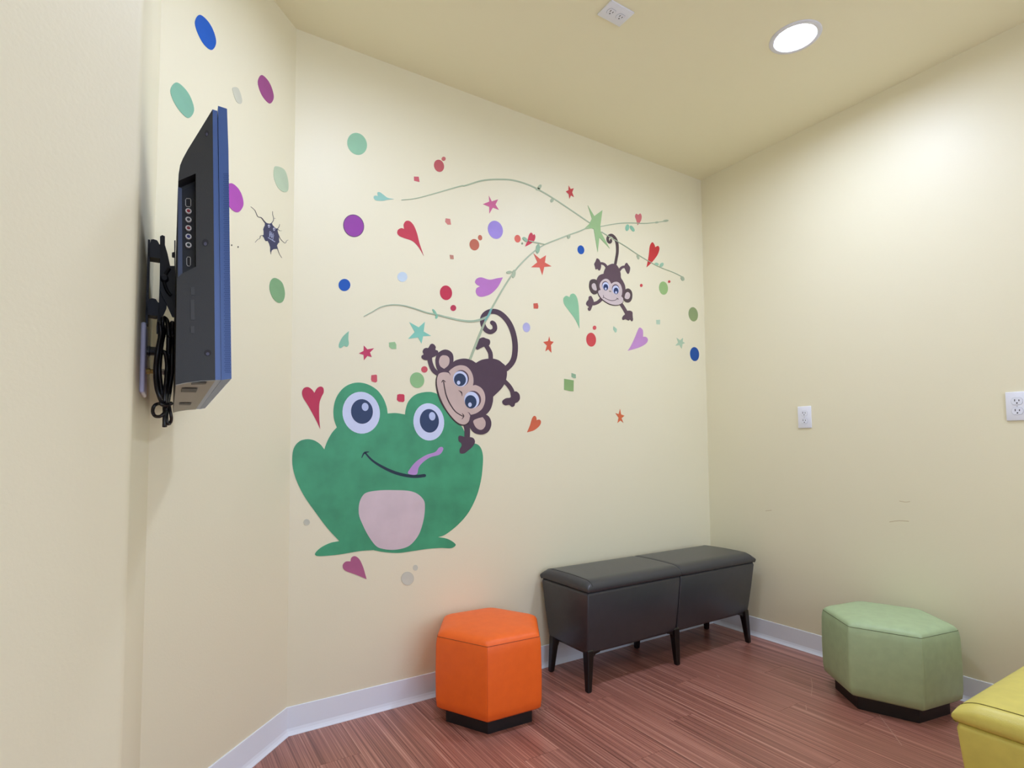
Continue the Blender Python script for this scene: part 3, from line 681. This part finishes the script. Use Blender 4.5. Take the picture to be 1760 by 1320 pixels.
o.location = (0, pl.y - 0.058, pl.z); o.rotation_euler = (0, 0, -math.pi / 2)
tag(o, 'wide white outlet plate on the right wall cut by the photo edge', 'outlet', 'outlets on the right wall')
# ceiling plate
cc = [hit(q, (0, 0, 1), H) for q in ((1052, 0), (1091, 19), (1065, 45), (1025, 23))]
ctr = sum(cc, Vector()) / 4
o = outlet_plate('ceiling_outlet', 0.118, 0.082, [(-0.024, 0.0), (0.024, 0.0)])
o.location = ctr; o.rotation_euler = (math.pi / 2, 0, 0)
tag(o, 'white outlet cover plate on the ceiling', 'outlet')

# ---------------------------------------------------------------- ceiling downlights
RIM = mat('white trim ring', (232, 234, 240), 0.35)
LENS = bpy.data.materials.new('lit lens'); LENS.use_nodes = True
bb = LENS.node_tree.nodes['Principled BSDF']
bb.inputs['Base Color'].default_value = (0.9, 0.9, 0.9, 1)
bb.inputs['Emission Color'].default_value = (*LAMP_COLOR, 1); bb.inputs['Emission Strength'].default_value = LAMP_POWER
LLAB = ['lit round downlight in view on the ceiling', 'round ceiling downlight over the frog end of the room', 'round ceiling downlight above the yellow bench end, behind the view']
RECESS = 0.008
def downlight(x, y, label):
    r = empty('ceiling_downlight', (x, y, H))
    fr = (Vector((1, 0, 0)), Vector((0, 1, 0)), Vector((0, 0, -1)))
    V = []; Fc = []; n_ = 48; prof = [(0.097, 0.0), (0.097, 0.0015), (0.094, 0.004), (0.080, 0.0045), (0.0755, 0.003), (0.0745, 0.0), (0.0735, -RECESS)]
    for (rr, h) in prof:
        for k in range(n_): V.append((rr * math.cos(2 * math.pi * k / n_), rr * math.sin(2 * math.pi * k / n_), -h))
    for i in range(len(prof) - 1):
        for k in range(n_): Fc.append((i * n_ + k, i * n_ + (k + 1) % n_, (i + 1) * n_ + (k + 1) % n_, (i + 1) * n_ + k))
    mesh('trim_ring', V, Fc, RIM, r, smooth=True)
    lathe('lens', [(0.0735, -RECESS - 0.004), (0.0735, -RECESS), (0.060, -RECESS + 0.003), (0.030, -RECESS + 0.004)], LENS, r, 40, frame=fr)
    tag(r, label, 'ceiling light', 'round ceiling downlights')
for (x, y), l in zip(LAMPS, LLAB): downlight(x, y, l)

# ---------------------------------------------------------------- leather benches
def bench(name, x0, x1, y0, y1, leather, thread, legm, label, group):
    """two-seat bench: padded lids, tapered bodies, six splayed legs; y0 is the front"""
    r = empty(name, ((x0 + x1) / 2, (y0 + y1) / 2, 0)); ox, oy = (x0 + x1) / 2, (y0 + y1) / 2
    hx = (x1 - x0) / 2; hy = (y1 - y0) / 2; ZB, ZL, ZT = 0.158, 0.432, 0.484
    for s in (-1, 1):
        a, b = (-hx, -0.0015) if s < 0 else (0.0015, hx)
        # body: frustum with a slightly rounded shell
        bm = bmesh.new()
        rings = []
        for z, ti, tf in ((ZB, 0.030, 0.046), (ZB + 0.012, 0.023, 0.038), (0.30, 0.012, 0.020), (ZL - 0.012, 0.004, 0.006), (ZL, 0.007, 0.010)):
            xa = a + (ti if s < 0 else 0.002 * (ZL - z) / 0.27); xb = b - (ti if s > 0 else 0.002 * (ZL - z) / 0.27)
            rings.append([bm.verts.new(p) for p in ((xa, -hy + tf, z), (xb, -hy + tf, z), (xb, hy - tf * 0.8, z), (xa, hy - tf * 0.8, z))])
        for p, q in zip(rings, rings[1:]):
            for i in range(4): bm.faces.new((p[i], p[(i + 1) % 4], q[(i + 1) % 4], q[i]))
        bm.faces.new(rings[0][::-1]); bm.faces.new(rings[-1])
        bmesh.ops.recalc_face_normals(bm, faces=bm.faces)
        ve = [e for e in bm.edges if abs(e.verts[0].co.z - e.verts[1].co.z) > 0.005]
        bmesh.ops.bevel(bm, geom=ve, offset=0.008, segments=3, profile=0.5, affect='EDGES')
        from_bm('body', bm, leather, r, smooth=True)
        # lid: superellipse-like cushion
        NX, NY = 40, 32; V = []; Fc = []
        def prof(t, rad, full):   # distance to edge -> height factor
            return 1.0 if t >= rad else math.sqrt(max(0.0, 1 - ((rad - t) / rad) ** 2))
        xs = [a + (b - a) * (0.5 - 0.5 * math.cos(math.pi * i / NX)) for i in range(NX + 1)]
        ys = [-hy + 2 * hy * (0.5 - 0.5 * math.cos(math.pi * j / NY)) for j in range(NY + 1)]
        for j, yy in enumerate(ys):
            for i, xx in enumerate(xs):
                fx = prof(min(xx - a, 1) if s < 0 else min(b - xx, 1), 0.040, 1)
                inner = (b - xx) if s < 0 else (xx - a)
                fi = 0.80 + 0.20 * prof(inner, 0.018, 1)
                fy = prof(min(yy + hy, hy - yy), 0.050, 1)
                crown = 0.006 * (1 - (yy / hy) ** 2)
                z = ZL + 0.020 + (ZT - ZL - 0.024) * min(fx, fi) * fy + crown * min(fx, fi) * fy
                V.append((xx, yy, z))
        top = len(V)
        idx = lambda i, j: j * (NX + 1) + i
        for j in range(NY):
            for i in range(NX): Fc.append((idx(i, j), idx(i + 1, j), idx(i + 1, j + 1), idx(i, j + 1)))
        rim = [idx(i, 0) for i in range(NX + 1)] + [idx(NX, j) for j in range(1, NY + 1)] + [idx(i, NY) for i in range(NX - 1, -1, -1)] + [idx(0, j) for j in range(NY - 1, 0, -1)]
        m_ = len(rim); prev = rim
        mx_ = (a + b) / 2; mid_ = 0.0 if s < 0 else 0.0
        for dz, ins in ((0.013, -0.001), (0.006, 0.002), (0.0015, 0.007)):
            cur = []
            for k in rim:
                x, y, z = V[k]
                at_end = (x - a < 1e-6 and s < 0) or (b - x < 1e-6 and s > 0)
                nx_ = x + ((ins if s < 0 else -ins) if at_end else 0)
                ny_ = y + (ins if y + hy < 1e-6 else (-ins if hy - y < 1e-6 else 0))
                V.append((nx_, ny_, ZL + dz)); cur.append(len(V) - 1)
            for k in range(m_): Fc.append((prev[k], prev[(k + 1) % m_], cur[(k + 1) % m_], cur[k]))
            prev = cur
        Fc.append(tuple(prev))
        lid = mesh('seat_pad', V, Fc, leather, r, smooth=True)
        # stitched seam near the outer end and along the middle join
        def zat(xx, yy):
            fx = prof((xx - a) if s < 0 else (b - xx), 0.040, 1); fy = prof(min(yy + hy, hy - yy), 0.050, 1)
            inner = (b - xx) if s < 0 else (xx - a); fi = 0.80 + 0.20 * prof(inner, 0.018, 1)
            return ZL + 0.020 + (ZT - ZL - 0.024 + 0.006 * (1 - (yy / hy) ** 2)) * min(fx, fi) * fy
        xe = (a + 0.030) if s < 0 else (b - 0.030)
        path = [(xe + (-0.018 * s * -1 if False else 0), yy, zat(xe, yy) + 0.0002) for yy in [(-hy + 0.002) + (2 * hy - 0.004) * k / 40 for k in range(41)]]
        tube('seam', path, 0.0011, thread, lid, 5)
    for ix, lx in enumerate((-hx + 0.035, 0.0, hx - 0.035)):
        for sy in (-1, 1):
            sp = (-0.012, 0, 0.012)[ix]
            fy = -hy + 0.040 if sy < 0 else hy - 0.040
            tx, ty = lx - sp * 0.6, fy + (0.012 if sy < 0 else -0.012)
            rr = []
            bm = bmesh.new()
            for z, w_ in ((0.0, 0.0095), (0.004, 0.0115), (0.08, 0.0145), (0.150, 0.0175), (0.172, 0.018), (0.178, 0.014)):
                t_ = min(1.0, z / 0.172); cx = (lx + sp * 0.5) * (1 - t_) + tx * t_; cy = fy * (1 - t_) + ty * t_; wx = wy = w_
                rr.append([bm.verts.new((cx + px_ * wx, cy + py_ * wy, z)) for px_, py_ in ((-1, -1), (1, -1), (1, 1), (-1, 1))])
            for p, q in zip(rr, rr[1:]):
                for i in range(4): bm.faces.new((p[i], p[(i + 1) % 4], q[(i + 1) % 4], q[i]))
            bm.faces.new(rr[0][::-1]); bm.faces.new(rr[-1])
            bmesh.ops.recalc_face_normals(bm, faces=bm.faces)
            bmesh.ops.bevel(bm, geom=[e for e in bm.edges if abs(e.verts[0].co.z - e.verts[1].co.z) > 0.003], offset=0.004, segments=2, profile=0.5, affect='EDGES')
            leg = from_bm('leg', bm, legm, r)
            # curved shoulder that carries the seat rail
            dirs = {0: (1,), 1: (-1,), 2: (-1,)}[ix]
            for dx in dirs:
                pts = [(tx + dx * 0.015, ty - 0.010, 0.166), (tx + dx * 0.060, ty - 0.010, 0.166), (tx + dx * 0.058, ty - 0.010, 0.157), (tx + dx * 0.034, ty - 0.010, 0.153), (tx + dx * 0.021, ty - 0.010, 0.142), (tx + dx * 0.014, ty - 0.010, 0.122)]
                prism('shoulder', pts, (0, 0.020, 0), legm, leg)
    tag(r, label, 'bench', group)
    return r
def leather_mat(name, col, rough=0.42, noise=0.05):
    return mat(name, col, rough, spec=0.5, noise=noise, nscale=30, bump=0.22, bscale=420)
LEGM = mat('black lacquered wood', (16, 14, 14), 0.28)
bench('leather_bench', -1.297, -0.105, -0.366, -0.020, leather_mat('charcoal leather', (58, 59, 63), 0.31), mat('black thread', (24, 22, 24), 0.7), LEGM,
      'charcoal grey two seat leather bench against the mural wall', 'upholstered benches')
bench('leather_bench', -1.325, -0.133, -2.010, -1.655, leather_mat('yellow leather', (216, 202, 98), 0.40), mat('olive thread', (112, 98, 30), 0.7), LEGM,
      'yellow leather bench at the lower right photo edge', 'upholstered benches')

# ---------------------------------------------------------------- hexagonal poufs
def pouf(name, cx, cy, side, ang, zb, zt, leather, thread, edge, label, group):
    r = empty(name, (cx, cy, 0), ang)
    def hexring(R, rad, z, seg=4):
        out = []
        for i in range(6):
            a = math.pi / 3 * i
            cdist = R - rad / math.cos(math.pi / 6)
            cx_, cy_ = cdist * math.cos(a), cdist * math.sin(a)
            for k in range(seg + 1):
                t = a - math.pi / 6 + math.pi / 3 * k / seg
                out.append((cx_ + rad * math.cos(t), cy_ + rad * math.sin(t), z))
        return out
    rings = [hexring(side * 0.93, 0.012, zb), hexring(side * 0.985, 0.014, zb + 0.010), hexring(side * 1.002, 0.014, zb + 0.04), hexring(side * 1.008, 0.014, (zb + zt) / 2),
             hexring(side * 0.998, 0.014, zt - 0.03), hexring(side * 0.984, 0.013, zt - 0.008), hexring(side * 0.972, 0.012, zt)]
    n_ = len(rings[0]); V = [p for q in rings for p in q]; Fc = []
    for i in range(len(rings) - 1):
        for k in range(n_): Fc.append((i * n_ + k, i * n_ + (k + 1) % n_, (i + 1) * n_ + (k + 1) % n_, (i + 1) * n_ + k))
    Fc.append(tuple(range(n_))[::-1])
    mesh('side_cover', V, Fc, leather, r, smooth=True)
    tr = [hexring(side * 0.972, 0.012, zt), hexring(side * 0.966, 0.022, zt + 0.006), hexring(side * 0.945, 0.034, zt + 0.013), hexring(side * 0.90, 0.044, zt + 0.019), hexring(side * 0.80, 0.05, zt + 0.024), hexring(side * 0.6, 0.05, zt + 0.029), hexring(side * 0.3, 0.03, zt + 0.032)]
    V = [p for q in tr for p in q] + [(0, 0, zt + 0.033)]; Fc = []
    for i in range(len(tr) - 1):
        for k in range(n_): Fc.append((i * n_ + k, i * n_ + (k + 1) % n_, (i + 1) * n_ + (k + 1) % n_, (i + 1) * n_ + k))
    for k in range(n_): Fc.append(((len(tr) - 1) * n_ + k, (len(tr) - 1) * n_ + (k + 1) % n_, len(V) - 1))
    top = mesh('top_cushion', V, Fc, leather, r, smooth=True)
    tube('seam', [(x, y, zt + 0.0006) for x, y, z in hexring(side * 0.973, 0.012, zt)], 0.0010, thread, top, 5, True)
    for i in range(6):
        a = math.pi / 3 * i; path = []
        for q, R in zip(rings, (0.93, 0.985, 1.002, 1.008, 0.998, 0.984, 0.972)):
            k = i * 5 + 2; path.append((q[k][0] * 0.9995, q[k][1] * 0.9995, q[k][2]))
        tube('edge_seam', path, 0.0008, edge, r, 5)
    pr_ = [hexring(side * 0.82, 0.008, 0.0), hexring(side * 0.82, 0.008, zb + 0.002)]
    V = pr_[0] + pr_[1]; Fc = [(k, (k + 1) % n_, n_ + (k + 1) % n_, n_ + k) for k in range(n_)] + [tuple(range(n_))[::-1], tuple(range(n_, 2 * n_))]
    mesh('plinth', V, Fc, BLACK, r)
    return tag(r, label, 'pouf', group)
pouf('hexagonal_pouf', -1.7126, -0.232, 0.237, 3.0918, 0.055, 0.330, leather_mat('orange leather', (255, 108, 26), 0.45), mat('orange thread', (150, 62, 18), 0.7), mat('orange edge thread', (226, 92, 24), 0.7),
     'bright orange hexagonal leather pouf left of the charcoal bench', 'hexagonal leather poufs')
pouf('hexagonal_pouf', -0.2545, -1.0576, 0.2407, 1.9333, 0.058, 0.331, leather_mat('sage leather', (176, 198, 154), 0.45), mat('sage thread', (92, 104, 72), 0.7), mat('sage edge thread', (176, 194, 150), 0.7),
     'sage green hexagonal leather pouf beside the right wall', 'hexagonal leather poufs')

# ---------------------------------------------------------------- television
WK = TN.dot(Vector((A2.x, A2.y, 0)))              # TV wall: TN.X = WK
yn = -1.23
near_pt = Vector((A2.x, A2.y, 0)) + TU * ((yn - A2.y) / TU.y)
UN = TU.dot(near_pt)                               # plane of the TV's near side: TU.X = UN
TVW = 0.775
HOUS = mat('dark grey housing', (42, 43, 42), 0.5, bump=0.1, bscale=600)
BEZ = mat('bezel blue with reflection', (66, 98, 160), 0.35)  # navy bezel; its bluish reflection of cool light is put into the colour
tvb = hit((345, 655), TU, UN)
tv = empty('television', tvb + TU * (TVW / 2)); tv_o = tv.location.copy()
tag(tv, 'flat screen television with bluish reflection in its bezel colour mounted on the left wall', 'television')
def near(p, d=0.0): return hit(p, TU, UN + d)
def tvprism(name, pts, d, length, m, parent=tv, bevel=0.0):
    P = [near(p) + TU * d - tv_o for p in pts]
    return prism(name, P, TU * length, m, parent, bevel)
PROFILE = [(301.5, 661), (303, 560), (304.5, 400), (306, 313), (307, 299), (309.5, 284), (314, 273), (322.7, 257), (345, 221), (365.5, 187.5), (370, 653), (345, 654), (320, 657)]
REC = [(301.5, 661), (303, 560), (304, 478), (312, 471), (337, 458), (336.5, 298), (306.3, 311), (307, 299), (309.5, 284), (314, 273), (322.7, 257), (345, 221), (365.5, 187.5), (370, 653), (345, 654), (320, 657)]
RD = 0.03
hs = tvprism('housing', PROFILE, RD, TVW - RD, HOUS); hs['_o'] = tv_o
tvprism('housing_side', REC, 0.0, RD, HOUS)
tvprism('frame_rim', [(365.2, 188), (373.6, 190.5), (381, 653), (369.8, 653)], 0.0, TVW, mat('rim blue with reflection', (74, 104, 164), 0.3))  # rim colour holds the same bluish reflection
bz = tvprism('bezel', [(374.6, 183), (390, 188), (392.5, 260), (397.7, 651), (380.6, 653.5)], -0.002, TVW + 0.004, BEZ); bz['_o'] = tv_o
tvprism('screen', [(391.3, 215), (391.9, 215), (397.4, 620), (396.8, 620)], 0.02, TVW - 0.04, mat('screen glass', (8, 8, 10), 0.12))
# speaker mesh on the bezel edge: staggered rows of small pits
V = []; Fc = []
tb = [near((384, 300)), near((393.3, 300)), near((396.8, 640)), near((383.5 + 2.5, 640))]
for i in range(104):
    fy = i / 103
    for j in range(4):
        fx = (j + 0.5 * (i % 2) + 0.25) / 4.2
        pc_ = (tb[0].lerp(tb[1], fx)).lerp(tb[3].lerp(tb[2], fx), fy)
        ax = (tb[1] - tb[0]).normalized()
        s_ = len(V)
        for dx, dz in ((-1, 0), (0, -0.7), (1, 0), (0, 0.7)):
            V.append(pc_ - TU * 0.0024 + ax * (dx * 0.0011) + Vector((0, 0, dz * 0.0015)) - tv_o)
        Fc.append((s_, s_ + 1, s_ + 2, s_ + 3))
g = mesh('speaker_mesh', V, Fc, mat('mesh pit', (48, 76, 134), 0.6), bz); g['kind'] = 'stuff'
# connector panel in the recess
tvprism('port_panel', [(306.5, 313), (313, 316), (314, 470), (306, 476)], RD - 0.012, 0.012, mat('panel blue', (58, 72, 104), 0.4))
pan = tvprism('connector_panel', [(313.5, 316), (336, 303), (336.6, 456), (314.5, 468)], RD - 0.002, 0.002, mat('panel black', (24, 28, 34), 0.5)); pan['_o'] = tv_o
def jack(px, py, ring, core):
    c0 = near((px, py), RD) - tv_o - TU * 0.002
    fr = (TN, Vector((0, 0, 1)), -TU)
    V = []; Fc = []
    j_ = lathe('jack', [(0.0048, 0), (0.0048, 0.005), (0.0042, 0.006)], ring, pan, 18, origin=c0, frame=fr)
    lathe('jack_core', [(0.0026, 0.0062), (0.0024, 0.0068)], core, pan, 14, origin=c0, frame=fr)
NICK = mat('nickel ring', (206, 204, 200), 0.3, metal=0.2)
for py, colr in ((365.5, (150, 24, 40)), (380, (40, 42, 44)), (394.5, (130, 22, 34)), (409, (34, 40, 110)), (423.5, (16, 40, 36))):
    jack(323.8, py, NICK, mat('jack %d %d %d' % colr, colr, 0.5))
for (x0, x1, y0, y1) in ((319, 328, 341, 355.5), (321, 327.5, 441.5, 457.5)):
    q = [near(p, RD - 0.003) - tv_o for p in ((x0 + 1.5, y0), (x1 - 1, y0 + 0.5), (x1, y0 + 3), (x1, y1 - 2), (x1 - 1.5, y1), (x0 + 1.5, y1 - 0.5), (x0, y1 - 3), (x0, y0 + 2.5))]
    tube('port_frame', q, 0.0007, NICK, pan, 6, True)
    prism('port_slot', [p - TU * 0.0 for p in q], TU * 0.001, DARK, pan)
for (x, y, rx, ry) in ((355.5, 229, 3.6, 5.6), (353, 417, 5.6, 6.4), (357, 606.5, 6.2, 5.6)):
    P = [near((x + rx * math.cos(t), y + ry * math.sin(t)), -0.0006) - tv_o for t in [i * math.pi / 9 for i in range(18)]]
    prism('screw_hole', P, TU * 0.0008, DARK, tv)
    P2 = [near((x + 0.5 * rx * math.cos(t), y + 0.30 * ry + 0.5 * ry * math.sin(t)), -0.0009) - tv_o for t in [i * math.pi / 6 for i in range(12)]]
    prism('screw', P2, TU * 0.0004, mat('screw steel', (74, 74, 92), 0.45, metal=0.3), tv)
for (y0, y1) in ((494, 507), (516, 550), (561, 573)):
    tvprism('button', [(327.5, y0), (334, y0 - 0.5), (334.5, y1), (328, y1)], -0.0012, 0.0014, mat('button grey', (54, 55, 54), 0.45))
# underside sheet: same plastic, with light bounced off the floor painted as paler grey
tvprism('underside', [(302, 661.2), (320, 657.3), (345, 654.2), (370, 653.2), (370, 654.2), (345, 655.4), (320, 658.6), (302.3, 662.6)], 0.0005, TVW - 0.001, mat('underside bounce grey', (150, 148, 138), 0.5))
# vents on the underside
ua, ub = near((302.3, 662.6)), near((370, 654.2)); UNN = (ub - ua).cross(TU).normalized(); UNN = UNN if UNN.z < 0 else -UNN
for q in ([(330, 658.5), (355, 657.5), (354, 660.5), (329, 661.5)], [(312.5, 668), (339.5, 668.5), (337, 674.5), (311.5, 674)], [(308.5, 693), (329, 693.3), (327, 696.5), (308, 696.3)]):
    P = [hit(p, UNN, UNN.dot(ua) + 0.0006) - tv_o for p in q]
    prism('vent', P, UNN * -0.001, mat('vent grey', (70, 68, 64), 0.6), tv)

# ---------------------------------------------------------------- wall bracket behind the television
UB = UN + 0.34                                     # the bracket stands near the middle of the TV
STEEL = mat('black powder coat', (34, 36, 44), 0.42, metal=0.2)
br0 = hit((262, 560), TU, UB)
brk = empty('tv_bracket', br0); tag(brk, 'black tilting wall bracket holding the television', 'bracket')
def back_n(z):      # distance of the TV's back from the wall at height z
    a_, b_ = near((301.5, 661)), near((306, 313))
    t_ = max(0, min(1, (z - a_.z) / (b_.z - a_.z)))
    return TN.dot(a_.lerp(b_, t_)) - WK
def between(p, lo, hi):   # keep a point between the wall and the TV's back
    d_ = TN.dot(p) - WK
    return p + TN * (max(lo, min(back_n(p.z) - hi, d_)) - d_)
def bprism(name, pts, thick, m=STEEL, d=0.0, parent=brk):
    return prism(name, [between(hit(p, TU, UB + d), 0.0005, 0.0008) - br0 for p in pts], TU * thick, m, parent)
wk_ = lambda y: hit((250, y), TN, WK + 0.0)
# wall rail follows the wall itself
zt_, zl_ = hit((252, 411), TU, UB).z, hit((244, 556), TU, UB).z
wp = Vector((A2.x, A2.y, 0)) + TU * (UB - TU.dot(Vector((A2.x, A2.y, 0))))
rail = [wp, wp + TN * 0.004, wp + TN * 0.004 + Vector((0, 0, 0)), wp]
V = []
for z in (zl_, zt_):
    for a in (0, 0.004):
        for u_ in (0, 0.03): p = wp + TN * a + TU * u_; V.append((p.x - br0.x, p.y - br0.y, z - br0.z))
mesh('wall_plate', V, [(0, 1, 3, 2), (4, 5, 7, 6), (0, 1, 5, 4), (2, 3, 7, 6), (0, 2, 6, 4), (1, 3, 7, 5)], STEEL, brk)
bprism('cross_rail', [(252, 418), (258, 418), (259.5, 411.5), (264, 411), (270, 413), (272, 416), (274, 420), (279, 420), (279, 442), (274, 444), (254, 441), (252, 436)], 0.035)
bprism('cross_rail', [(249.5, 519), (254.5, 519), (256, 513.5), (262, 512.5), (268, 514), (271, 519), (274, 521), (274, 541), (268, 543), (249, 540), (248.5, 530)], 0.035)
bprism('arm_plate', [(275, 406), (279, 404), (283.5, 406), (283.5, 421), (288, 436), (292.5, 457), (291, 470), (284, 484), (282, 500), (287, 520), (286, 530), (281, 541), (277, 552), (276, 560), (270.5, 560), (273, 520), (274.5, 480), (275, 440)], 0.006)
bprism('tilt_plate', [(292, 457), (300, 457), (300.5, 545), (296, 544), (288, 526), (278, 507), (274, 494), (277, 478), (283, 468)], 0.008, mat('tilt plate black', (26, 30, 40), 0.4), -0.006)
P = [(291, 461), (285, 471), (282, 481), (284, 492), (289, 502), (294, 508)]
tube('tilt_slot', [hit(p, TU, UB - 0.008) - br0 for p in catmull(P, False, 5)], 0.0035, DARK, brk, 8)
lathe('pivot_bolt', [(0.008, 0), (0.008, 0.006), (0.005, 0.008)], STEEL, brk, 14, origin=hit((282.5, 479), TU, UB - 0.006) - br0, frame=(TN, Vector((0, 0, 1)), -TU))
bprism('tv_plate', [(299.6, 413), (301.8, 413), (303.4, 550), (301, 550)], 0.02)
bprism('thumb_screw', [(295.5, 434), (299.5, 433), (304, 434), (304, 440), (299.5, 441), (295.5, 440)], 0.01)
bprism('lock_tab', [(271, 540), (276, 540), (274, 572), (269, 573), (269, 560)], 0.01)

# ---------------------------------------------------------------- wall plate with cable sockets
PLM = mat('lavender white plate', (214, 214, 236), 0.35)
py_ = -1.01
wq = Vector((A2.x, A2.y, 0)) + TU * ((py_ - A2.y) / TU.y)
zc = hit((246, 621), TU, TU.dot(wq)).z
cp = empty('cable_wall_plate', (wq.x, wq.y, zc), -TVA + math.pi / 2)
cp.rotation_euler = (0, 0, math.pi / 2 - TVA)
tag(cp, 'pale wall plate with cable sockets below the TV bracket', 'wall plate')
box('cover_plate', -0.058, 0.058, -0.0075, 0.0, -0.063, 0.063, PLM, cp, 0.003, 2)
frp = (Vector((1, 0, 0)), Vector((0, 0, 1)), Vector((0, -1, 0)))
lathe('plug', [(0.010, 0.0075), (0.010, 0.012), (0.0085, 0.013), (0.0085, 0.03), (0.006, 0.034)], mat('plug black', (20, 26, 30), 0.4), cp, 16, origin=(0.0, 0, 0.020), frame=frp)
gold = lathe('coax_connector', [(0.0055, 0.0075), (0.0055, 0.014), (0.0045, 0.0145), (0.0045, 0.022), (0.0060, 0.0225), (0.0060, 0.028)], mat('brass', (150, 126, 74), 0.3, metal=0.8), cp, 12, origin=(0, 0, -0.018), frame=frp)
lathe('coax_nut', [(0.0062, 0.028), (0.0062, 0.036), (0.004, 0.037)], mat('nickel', (186, 180, 178), 0.3, metal=0.7), cp, 6, origin=(0, 0, -0.018), frame=frp)

# ---------------------------------------------------------------- bundled cables
CB = Crop(220, 380, 3.3)
UC = UN + 0.15
c0 = hit((285, 700), TU, UC)
cbl = empty('cable_bundle', c0); tag(cbl, 'black cables looped and tied behind the television', 'cable')
CORD = mat('black cable', (22, 21, 22), 0.35)
def cord(pts, r, d, closed=False, nm='cord'):
    P = [between(hit(CB(p), TU, UC + d), r + 0.001, r + 0.001) - c0 for p in catmull(pts, closed, 6)]
    P = [p + TU * (0.004 * math.sin(i * 0.35 + d * 300)) for i, p in enumerate(P)]
    return tube(nm, P, r, CORD, cbl, 8, closed)
cord([(180, 570), (185, 640), (172, 720), (160, 800), (158, 880), (168, 960), (190, 1020), (205, 1038)], 0.0042, 0.0)
cord([(205, 1030), (215, 940), (222, 840), (228, 740), (230, 640), (222, 570), (208, 548), (196, 565), (194, 650), (185, 740), (178, 840), (185, 930), (200, 1020)], 0.0038, 0.008)
cord([(215, 1035), (232, 950), (248, 860), (268, 780), (284, 700), (280, 620), (262, 582), (246, 590), (238, 660), (232, 760), (226, 860), (222, 960), (215, 1030)], 0.0040, 0.016)
cord([(225, 1035), (240, 940), (250, 840), (258, 740), (266, 660), (256, 610), (244, 640), (236, 720), (240, 800), (236, 900), (228, 1000)], 0.0036, 0.026)
cord([(195, 1035), (186, 940), (170, 860), (174, 760), (192, 680), (205, 620), (214, 600)], 0.0042, 0.032)
cord([(178, 735), (196, 740), (215, 760), (222, 840), (214, 930), (205, 1030)], 0.0036, 0.004)
cord([(210, 1036), (180, 1034), (152, 1046), (140, 1076), (152, 1104), (182, 1108), (206, 1088), (218, 1060)], 0.0030, 0.0)
cord([(206, 1040), (206, 1100), (205, 1168)], 0.0030, 0.004)
cord([(216, 1040), (214, 1100), (213, 1166)], 0.0026, 0.01)
cord([(232, 1038), (240, 1080), (246, 1120), (238, 1146), (224, 1148), (220, 1110), (226, 1060)], 0.0028, 0.006)
cord([(180, 1034), (200, 1044), (225, 1042), (246, 1034)], 0.0034, -0.008, nm='cable_tie')
cord([(232, 655), (250, 648), (270, 655)], 0.0026, 0.0, nm='cable_tie')

# ---------------------------------------------------------------- pale scratches on the floor
for p in ([(1394, 1166), (1396, 1180), (1394, 1196)], [(1511, 1229), (1530, 1254), (1550, 1281)], [(1232, 1160), (1236, 1163)], [(1385, 1212), (1386, 1220)]):
    st = stroke(p, 1.1, 3); h_ = st.half
    P = [hit(q, (0, 0, 1), 0.0004) for q in st]
    mesh('scratch', P, [(i, i + 1, h_ + i + 1, h_ + i) for i in range(h_ - 1)], mat('pale scratch', (190, 150, 132), 0.5), floor)

# ---------------------------------------------------------------- wear on the right wall
for p, w_ in (([(1529, 897), (1545, 895), (1562, 896)], 1.0), ([(1546, 861), (1556, 863), (1564, 862)], 0.8), ([(1316, 878), (1326, 877)], 0.8)):
    decal('scuff_mark', PX, stroke(p, w_, 3), (205, 186, 142), -0.8, WALLS['wall_right'], 'r')

for o in bpy.data.objects:
    if '_o' in o: del o['_o']
